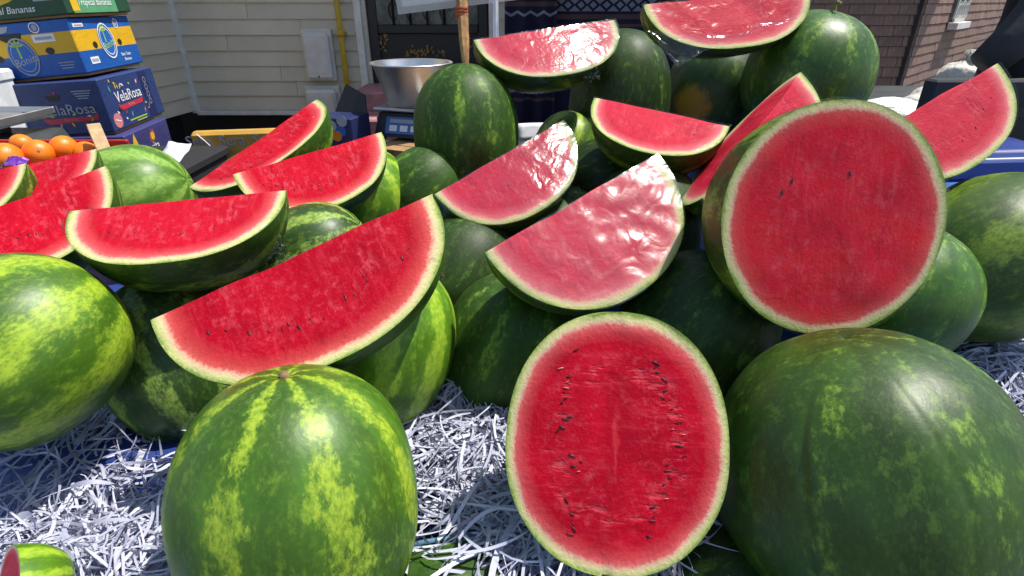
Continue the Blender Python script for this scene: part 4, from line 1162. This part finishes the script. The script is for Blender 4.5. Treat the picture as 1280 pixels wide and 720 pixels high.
# box filler down to the counter
# small printed box with a raised flap
sa = PY(421, 165, 2.35)
sb = thing('printed_box', 'small blue and orange printed box with a raised dark flap behind the crimson wedge', 'box', Matrix.Translation((sa.x, 2.35, .966)) @ Matrix.Rotation(-.25, 4, 'Z'))
sh = PY(421, 148, 2.35).z - .966
MB().box((-.09, 0, 0), (.07, .16, sh), .003).build('box', PRINT['navy'], sb)
for i, (x, z, c) in enumerate(((-.055, .04, 'orange'), (-.02, .07, 'grey'), (.02, .05, 'blue'), (.03, .09, 'grey'), (-.05, .085, 'blue'), (0, .03, 'orange'))):
    MB().poly(ell(0, 0, .024, .022, 12), .0006).build('printed_patch', PRINT[c], sb, Matrix.Translation((x, -.0008 - i * .0004, sh - .10 + z)))
MB().add([(-.08, .14, sh), (.07, .14, sh), (.06, .16, sh + .07), (-.03, .17, sh + .11), (-.08, .145, sh + .005)], [(0, 1, 2, 3)]).add([(-.08, .146, sh), (.07, .146, sh), (.06, .166, sh + .07), (-.03, .176, sh + .11)], [(3, 2, 1, 0)]).build('flap', PRINT['dark'], sb)
# cardboard box, digital scale and basin
ka = PY(482, 168, 2.45)
kb = thing('cardboard_box', 'open brown cardboard box under the digital scale', 'box', Matrix.Translation((ka.x - .01, 2.40, .966)) @ Matrix.Rotation(-.45, 4, 'Z'))
kh = 1.062 - .966
MB().box((0, 0, 0), (.30, .28, kh), .003).build('box', M_CARD, kb)
MB().box((.02, -.05, kh - .002), (.29, -.001, kh + .001)).build('flap', M_CARD, kb, Matrix.Rotation(.12, 4, 'X'))
MB().box((.06, -.0015, .0), (.10, -.0002, kh)).build('tape', plain('tape', (.45, .32, .16), .3), kb)
dsx, dsy = PY(515, 150, 2.55).x, 2.55
ds = thing('digital_scale', 'black digital scale with a blue display under the steel basin', 'scale', Matrix.Translation((dsx, dsy, 1.066)) @ Matrix.Rotation(-.30, 4, 'Z'))
MB().add([(-.12, -.13, .012), (.12, -.13, .012), (.12, .13, .012), (-.12, .13, .012), (-.11, -.085, .105), (.11, -.085, .105), (.11, .12, .105), (-.11, .12, .105)],
         [(0, 3, 2, 1), (4, 5, 6, 7), (0, 1, 5, 4), (1, 2, 6, 5), (2, 3, 7, 6), (3, 0, 4, 7)]).build('body', PRINT['dark'], ds)
tilt = Matrix.Translation((0, -.109, .058)) @ Matrix.Rotation(-.45, 4, 'X')
MB().box((-.07, -.003, -.036), (.095, .0, .036), .001).build('display', plain('display_blue', (.07, .16, .36), .2), ds, tilt)
for i in range(3): MB().box((-.05 + i * .05, -.0045, -.025), (-.015 + i * .05, -.0032, .0)).build('key', PRINT['white'], ds, tilt)
MB().box((-.05, -.0045, .010), (.075, -.0032, .026)).build('readout', PRINT['grey'], ds, tilt)
MB().box((-.122, -.09, .03), (-.1185, .10, .085), .001).build('side_plate', PRINT['grey'], ds)
for x in (-.09, .09):
    for y in (-.1, .1): MB().tube([(x, y, -.003), (x, y, .013)], .012, 10).build('foot', PRINT['dark'], ds)
MB().box((-.125, -.11, .115), (.125, .125, .128), .004).build('platform', M_STEEL, ds)
MB().box((-.05, -.05, .1055), (.05, .05, .1145)).build('post', PRINT['dark'], ds)
rim = PY(514, 78, 2.55)
bz = 1.066 + .1285
bs = thing('metal_basin', 'round steel basin standing on the digital scale', 'basin', (rim.x, 2.55, bz))
bhh = rim.z - bz
prf = [(.0, .004), (.10, .004), (.108, .012), (.160, bhh), (.172, bhh + .002), (.176, bhh - .003), (.170, bhh - .004), (.1615, bhh - .008), (.109, .002), (.10, .0), (.0, .0)]
MB().lathe(prf[:4][::1], 48).build('bowl_inside', M_STEEL, bs, smooth=True)
MB().lathe(prf[3:7], 48).build('rim', M_STEEL, bs, smooth=True)
MB().lathe(prf[6:], 48).build('bowl_outside', M_STEEL, bs, smooth=True)

# ------------------------------------------------------------------ price sign on a stick pushed into the upright melon
p0, a0, b0, mw0 = MEL['w14']
tip = P(583, 96, 1.262); top = tip + (P(573, -60, 1.262) - tip)
sg = thing('sign_stick', 'pale wooden stick holding a white sign board above the upright melon', 'sign', tip)
d_ = top - tip
M_STICK = plain('stick_wood', (.34, .19, .07), .75, var=.35, scale=50, bump=.4, bscale=200)
MB().tube([Vector((0, 0, -.03)), d_ * .06, d_ * .25, d_ * .5, d_ * .75, d_ * 1.6], [.002, .007, .011, .013, .013, .013], 7).build('stick', M_STICK, sg)
bnd = MB()
q_ = P(577, 17, 1.262) - tip
for k in range(4): bnd.lathe([(.0135, -.003), (.0155, 0), (.0135, .003)], 12, q_ + Vector((0, 0, -.010 + k * .007)))
bnd.build('binding', plain('red_twine', (.42, .07, .02), .7), sg, smooth=True)
c0 = P(503, 9, 1.29) - tip; c1 = P(640, -8, 1.29) - tip
ux = (c1 - c0).normalized()
mb_ = Matrix((ux, Vector((0, 1, 0)), ux.cross(Vector((0, 1, 0))))).transposed().to_4x4(); mb_.translation = c0
MB().box((0, 0, 0), ((c1 - c0).length, .004, .20), .001).build('board', plain('sign_card', (.80, .79, .78), .6), sg, mb_)
t = NT('clear_sleeve'); t.set(color=(.9, .92, .93), rough=.15); t.b.inputs['Alpha'].default_value = .28
MB().box((-.012, -.003, -.014), ((c1 - c0).length + .02, -.0012, .205)).build('sleeve', t.m, sg, mb_)

# ------------------------------------------------------------------ hanging knitted blankets on a rail
def knit(name, base, mid, pale, rows, zig=26.0):
    """rows: (z0, z1, kind) in metres below the rail; patterns knitted into the cloth"""
    t = NT(name); o = t.obj(); sp = t.n('SeparateXYZ'); t.l(o, sp.inputs[0])
    x, z = sp.outputs[0], t.math('MULTIPLY', sp.outputs[2], -1.0)
    n1 = t.noise(o, 30, 3); n2 = t.noise(o, 500, 2)
    c = t.mix(n1, base, tuple(v * 1.3 for v in base))
    tri = t.math('PINGPONG', t.math('MULTIPLY', x, zig), 0.5)
    for z0, z1, kind in rows:
        inb = t.math('MULTIPLY', t.math('GREATER_THAN', z, z0), t.math('LESS_THAN', z, z1))
        w_ = t.math('DIVIDE', t.math('SUBTRACT', z, z0), z1 - z0)
        if kind == 'band': m = inb; col = mid
        elif kind == 'pale': m = inb; col = pale
        elif kind == 'zig':
            m = t.math('MULTIPLY', inb, t.math('LESS_THAN', t.math('ABSOLUTE', t.math('SUBTRACT', w_, t.math('ADD', tri, .25))), .18)); col = pale
        else:        # diamonds: dark outlines on a pale band
            c = t.mix(inb, c, pale)
            dm = t.math('ADD', t.math('ABSOLUTE', t.math('SUBTRACT', w_, .5)), tri)
            m = t.math('MULTIPLY', inb, t.math('LESS_THAN', t.math('ABSOLUTE', t.math('SUBTRACT', dm, .42)), .13)); col = base
        c = t.mix(m, c, col)
    return t.set(color=c, rough=.95, normal=t.bump(n2, .6, .003), spec=.1)
RY = 3.1
def blanket(label, px0, px1, depthy, mat, ztop, zbot, seed):
    x0 = PY(px0, 40, depthy).x; x1 = PY(px1, 40, depthy).x
    o = thing('hanging_blanket', label, 'blanket', ((x0 + x1) / 2, depthy, ztop), 'knitted blankets hung behind the stall')
    W = x1 - x0; nx, nz = 40, 30; vs = []
    for i in range(nx + 1):
        for j in range(nz + 1):
            u = i / nx - .5; v = j / nz
            fold = .018 * math.sin(u * 16 + seed + v * 1.2) * (.4 + v) + .012 * nse(u * 5 + seed, v * 4)
            vs.append((u * W * (1 - .03 * math.sin(v * 3)), fold, -v * (ztop - zbot) + .012 * math.sin(u * 7 + seed) * v))
    fs = [(i * (nz + 1) + j, i * (nz + 1) + j + 1, (i + 1) * (nz + 1) + j + 1, (i + 1) * (nz + 1) + j) for i in range(nx) for j in range(nz)]
    c = link('cloth', mesh('cloth', vs, fs, True), mat, o)
    sm = c.modifiers.new('thick', 'SOLIDIFY'); sm.thickness = .012
    for u in (-.35, .35):
        MB().box((u * W - .012, -.035, -.03), (u * W + .012, .02, .02), .003).build('clothes_peg', M_WOOD, o)
    return o
navy, brown, gry = (.018, .016, .035), (.085, .05, .05), (.20, .20, .25)
zt = 2.15
f_ = lambda py, Y: zt - PY(700, py, Y).z
K1 = knit('knit_navy', navy, brown, gry, [(f_(0, 3.0) - .35, f_(0, 3.0) - .30, 'pale'), (f_(2, 3.0), f_(8, 3.0), 'band'), (f_(12, 3.0), f_(22, 3.0), 'zig'), (f_(108, 3.0), f_(118, 3.0), 'zig'), (f_(122, 3.0), f_(126, 3.0), 'band')], 16)
K2 = knit('knit_grey', navy, brown, (.17, .17, .21), [(f_(-30, 3.05), f_(-2, 3.05), 'dia'), (f_(-2, 3.05), f_(14, 3.05), 'dia'), (f_(18, 3.05), f_(24, 3.05), 'band'), (f_(30, 3.05), f_(34, 3.05), 'band')], 16)
K3 = knit('knit_dark', navy, brown, (.10, .09, .12), [(f_(0, 3.1), f_(6, 3.1), 'band'), (f_(20, 3.1), f_(30, 3.1), 'zig'), (f_(60, 3.1), f_(64, 3.1), 'band')], 16)
blanket('navy knitted blanket with zigzag bands beside the white door trim', 632, 694, 3.0, K1, zt, PY(700, 150, 3.0).z - .1, 1.0)
blanket('dark knitted blanket with a pale diamond band behind the tall blackish melon', 690, 822, 3.05, K2, zt, PY(700, 150, 3.05).z - .1, 2.4)
blanket('plain dark knitted blanket behind the melon with the orange spot', 816, 960, 3.1, K3, zt, PY(700, 150, 3.1).z - .1, 4.1)
rl = thing('clothes_rail', 'metal rail carrying the knitted blankets', 'rail', (0, 3.05, 0))
MB().tube([(-.1, 0, zt + .005), (1.45, 0, zt + .005)], .014, 10).build('bar', M_STEEL, rl, smooth=True)
for x in (-.08, 1.30): MB().tube([(x, .0, 0), (x, 0, zt)], .016, 10).build('post', M_STEEL, rl, smooth=True)

# ------------------------------------------------------------------ right-hand side: blue ledge, bags, dark jacket
lg = P(1240, 205, 1.22)
bl = thing('tarp_ledge', 'bright blue plastic-covered ledge behind the broad melon', 'ledge', Matrix.Translation((.70, lg.y, 0)) @ Matrix.Rotation(.10, 4, 'Z'))
MB().box((0, 0, lg.z - .05), (1.3, .06, lg.z), .008).build('upper_edge', M_TARP, bl)
MB().box((0, -.10, lg.z - .12), (1.3, -.002, lg.z - .045), .012).build('lower_fold', plain('tarp_painted_sun', (.06, .16, .48), .35, bump=.3, bscale=20), bl)  # lighter blue paints sunlight onto this fold of the same tarp
MB().tube([(0, -.003, lg.z + .001), (.6, -.004, lg.z + .002), (1.3, -.003, lg.z + .001)], .003, 6).build('piping', PRINT['white'], bl)
for x in (.05, 1.2): MB().box((x, -.05, 0), (x + .06, .05, lg.z - .121)).build('leg', M_WOOD, bl)
rc = thing('corner_counter', 'grey counter at the stall corner carrying white plastic bags', 'counter', (1.3, 2.0, 0))
MB().box((-.55, -.25, 1.19), (1.6, 1.0, 1.215), .004).build('counter_top', M_GREY, rc)
MB().box((-.54, -.24, .1), (1.59, .99, 1.189), .004).build('cloth_skirt', M_CLOTH, rc)
for x in (-.5, 1.5):
    for y in (-.2, .9): MB().box((x, y, 0), (x + .05, y + .05, .1)).build('leg', M_WOOD, rc)
t = NT('white_bag'); o_ = t.obj()
n1 = t.noise(t.mapping(o_, (.5, 1.6, 1.2)), 14, 3, .5, 2.5)
M_BAG = t.set(color=t.mix(n1, (.80, .80, .80), (.88, .88, .88)), rough=.35, normal=t.bump(n1, .6, .02))
t = NT('jute_bag'); o_ = t.obj(); n1 = t.noise(o_, 16, 5)
M_SACK = t.set(color=t.mix(n1, (.42, .40, .34), (.66, .63, .56)), rough=.7, normal=t.bump(n1, .7, .02))
def bag(name, label, c, rx, ry, rz, rot, mat, seed, tie=False):
    o = thing(name, label, 'bag', Matrix.Translation(c) @ Matrix.Rotation(rot, 4, 'Z'))
    vs = []; fs = []; nu, nv = 64, 40
    for j in range(nv + 1):
        s = math.pi * j / nv
        for i in range(nu):
            p = 2 * math.pi * i / nu
            d = Vector((math.sin(s) * math.cos(p), math.sin(s) * math.sin(p), math.cos(s)))
            k = 1 + .22 * nse(d.x * 1.6 + seed, d.y * 1.6, d.z * 1.6) + .05 * (1 - abs(nse(d.x * 3 + seed, d.y * 9, d.z * 3)) * 2) + .02 * nse(d.x * 14, d.y * 14 + seed, d.z * 14)
            z = max(d.z * rz * k, -rz * .8)
            vs.append((d.x * rx * k, d.y * ry * k, z))
    for j in range(nv):
        for i in range(nu): fs.append((j * nu + i, (j + 1) * nu + i, (j + 1) * nu + (i + 1) % nu, j * nu + (i + 1) % nu))
    link('bag_body', mesh('bag_body', vs, fs, True), mat, o)
    if tie:
        MB().tube([(.3 * rx, -.1 * ry, rz * 1.0), (.35 * rx, -.1 * ry, rz * 1.22), (.5 * rx, 0, rz * 1.5)], [.03, .012, .035], 10).build('neck', mat, o, smooth=True)
    else:
        MB().tube([(-rx * .95, 0, 0), (-rx * 1.1, -.01, .006), (-rx * 1.25, -.015, -.01)], [.03, .022, .03], 10).build('twisted_end', mat, o, smooth=True)
    return o
c_ = P(1120, 120, 1.95); bag('plastic_bag', 'crumpled glossy white plastic bag beside the melon with the curled stem', (c_.x, c_.y, 1.216 + .034), .19, .10, .042, -.15, M_BAG, 1.0)
c_ = P(1170, 118, 2.15); bag('plastic_bag', 'cream plastic sheet bundle behind the white bag', (c_.x + .05, c_.y, 1.216 + .04), .16, .11, .05, .25, M_SACK, 4.0)
c_ = P(1198, 92, 2.6); bag('sack', 'pale woven sack standing by the brick house corner', (c_.x, c_.y, 1.216 + .055), .085, .08, .075, .2, M_SACK, 7.0, True)
M_JACK = plain('black_fabric', (.010, .010, .012), .85, bump=.3)
M_JGREY = plain('charcoal_fabric', (.035, .037, .040), .85, bump=.4, bscale=40)
jc = P(1285, 90, 1.75)
jk = thing('hanging_jacket', 'black jacket with a charcoal sleeve hung at the stall corner', 'jacket', (jc.x, jc.y, 1.05))
def loft(secs, n=36, seed=0.0, fold=.02):
    vs = []; fs = []
    for k, (cx, cy, cz, rx, ry) in enumerate(secs):
        for i in range(n):
            a = 2 * math.pi * i / n
            f = 1 + fold * 3 * math.sin(a * 7 + k * .3 + seed) * nse(a, k * .4, seed) + fold * 4 * nse(math.cos(a) * 2 + seed, math.sin(a) * 2, k * .5)
            vs.append((cx + rx * math.cos(a) * f, cy + ry * math.sin(a) * f, cz))
    for k in range(len(secs) - 1):
        for i in range(n): fs.append((k * n + i, k * n + (i + 1) % n, (k + 1) * n + (i + 1) % n, (k + 1) * n + i))
    fs.append(tuple(range(n))[::-1]); fs.append(tuple((len(secs) - 1) * n + i for i in range(n)))
    return MB().add(vs, fs)
loft([(.02, 0, .0, .17, .10), (.02, 0, .12, .17, .10), (.01, 0, .25, .155, .10), (0, 0, .38, .15, .10), (.0, 0, .50, .13, .09), (.02, 0, .62, .15, .09), (.05, 0, .74, .19, .09), (.08, 0, .86, .17, .08), (.10, 0, .94, .07, .06)], seed=2.0).build('jacket_body', M_JACK, jk, smooth=True)
MB().tube([(-.06, -.06, .62), (-.11, -.09, .52), (-.17, -.10, .44), (-.22, -.10, .38)], [.065, .060, .055, .048], 16).build('sleeve', M_JGREY, jk, smooth=True)
MB().tube([(.10, 0, .93), (.10, 0, 1.0), (.10, .0, 1.35)], .006, 8).build('hanger_hook', M_STEEL, jk, smooth=True)
jr = thing('awning_pole', 'steel pole frame at the stall corner holding the jacket', 'pole', (jc.x + .10, jc.y, 0))
MB().tube([(.22, 0, 0), (.22, 0, 2.42)], .018, 10).build('upright', M_STEEL, jr, smooth=True)
MB().tube([(-.1, 0, 2.42), (.5, 0, 2.42)], .014, 10).build('crossbar', M_STEEL, jr, smooth=True)
p_ = P(1284, 150, 1.62)
gc = thing('storage_crate', 'dark grey plastic crate under the hanging jacket behind the blue ledge', 'crate', (p_.x, p_.y, 1.0))
MB().box((-.30, 0, 0), (.4, .05, PY(1275, 100, p_.y).z - 1.0), .006).build('panel', M_JGREY, gc)
for i in range(3): MB().box((-.29, -.006, .06 + i * .12), (.39, -.0005, .09 + i * .12), .001).build('rib', M_JGREY, gc)
MB().box((-.29, .051, -1.0), (.39, .3, -.001), .004).build('stand', M_CLOTH, gc)

# scraps of white paper between the goods
def scrap(label, px, py, z, w_, h_, rx, rz):
    vs = [((i / 6 - .5) * w_, (j / 4 - .5) * h_, .006 * nse(i * .7 + px, j * .9)) for i in range(7) for j in range(5)]
    fs = [(i * 5 + j, (i + 1) * 5 + j, (i + 1) * 5 + j + 1, i * 5 + j + 1) for i in range(6) for j in range(4)]
    o = link('paper_scrap', mesh('paper_scrap', vs, fs, True), plain('scrap_paper', (.74, .75, .80), .6), None, Matrix.Translation(P(px, py, z)) @ Matrix.Rotation(rz, 4, 'Z') @ Matrix.Rotation(rx, 4, 'X'))
    o.modifiers.new('thick', 'SOLIDIFY').thickness = .001
    tag(o, label, 'paper')
scrap('white paper sheet between the pierced melon and the dewy wedge', 670, 164, 1.5, .10, .045, 1.15, .2)
scrap('white paper scrap behind the pale green melon', 216, 192, 1.4, .08, .07, .6, -.4)

# loose film hanging below the topmost wedge
def film_tail(key, label0, px, py, z, w_, h_, seed):
    """gathered end of the film, a small crumpled fan"""
    c = P(px, py, z); vs = []; N, K = 18, 10
    for i in range(N + 1):
        for j in range(K + 1):
            u, v = i / N - .5, j / K
            r = w_ * (.25 + .75 * v)
            vs.append(c + Vector((u * r * 1.4 + .35 * w_ * nse(u * 5, v * 4, seed), -.004 + .5 * w_ * nse(u * 9 + seed, v * 5), -v * h_ + .3 * w_ * nse(u * 8, v * 6, seed + 3))))
    fs = [(i * (K + 1) + j, (i + 1) * (K + 1) + j, (i + 1) * (K + 1) + j + 1, i * (K + 1) + j + 1) for i in range(N) for j in range(K)]
    rt = [o for o in bpy.data.objects if o.get('label', '').startswith(label0)][0]
    link('film_end', mesh('film_end', vs, fs, False), FILM_LOOSE, rt, rt.matrix_basis.inverted())
film_tail('s2', 'red wedge with pale blunt', 345, 292, .84, .035, .045, 1.0)
film_tail('s1', 'longest deep red', 540, 320, .68, .02, .03, 2.0)
film_tail('s5', 'dewy wrapped', 722, 232, 1.04, .02, .03, 3.0)
film_tail('s7', 'sparkling wrapped', 742, 78, 1.22, .03, .035, 4.0)
film_tail('s13', 'red wedge behind', 120, 205, 1.08, .03, .04, 5.0)
vs = []; fs = []
top_l = [P(806 + 190 * i / 16, 42 - 8 * abs(i / 16 - .4) + (-14 if i > 11 else 0), 1.10) for i in range(17)]
bot = [P(*q, 1.10) for q in ((812, 40), (818, 48), (825, 56), (832, 66), (838, 76), (846, 83), (856, 79), (868, 72), (880, 65), (893, 60), (906, 56), (920, 50), (934, 44), (950, 38), (966, 33), (982, 28), (996, 22))]
for i in range(17):
    for j in range(9):
        v = j / 8
        q = top_l[i].lerp(bot[i], v)
        vs.append(q + Vector((0, .012 * nse(i * .5, j * .6, 2), .004 * nse(i * .6, j * .7, 5))))
fs = [(i * 9 + j, (i + 1) * 9 + j, (i + 1) * 9 + j + 1, i * 9 + j + 1) for i in range(16) for j in range(8)]
rt = [o for o in bpy.data.objects if o.get('label', '').startswith('topmost wrapped wedge')][0]
link('loose_film', mesh('loose_film', vs, fs, True), FILM_LOOSE, rt, CUTS['s8'][3].inverted())
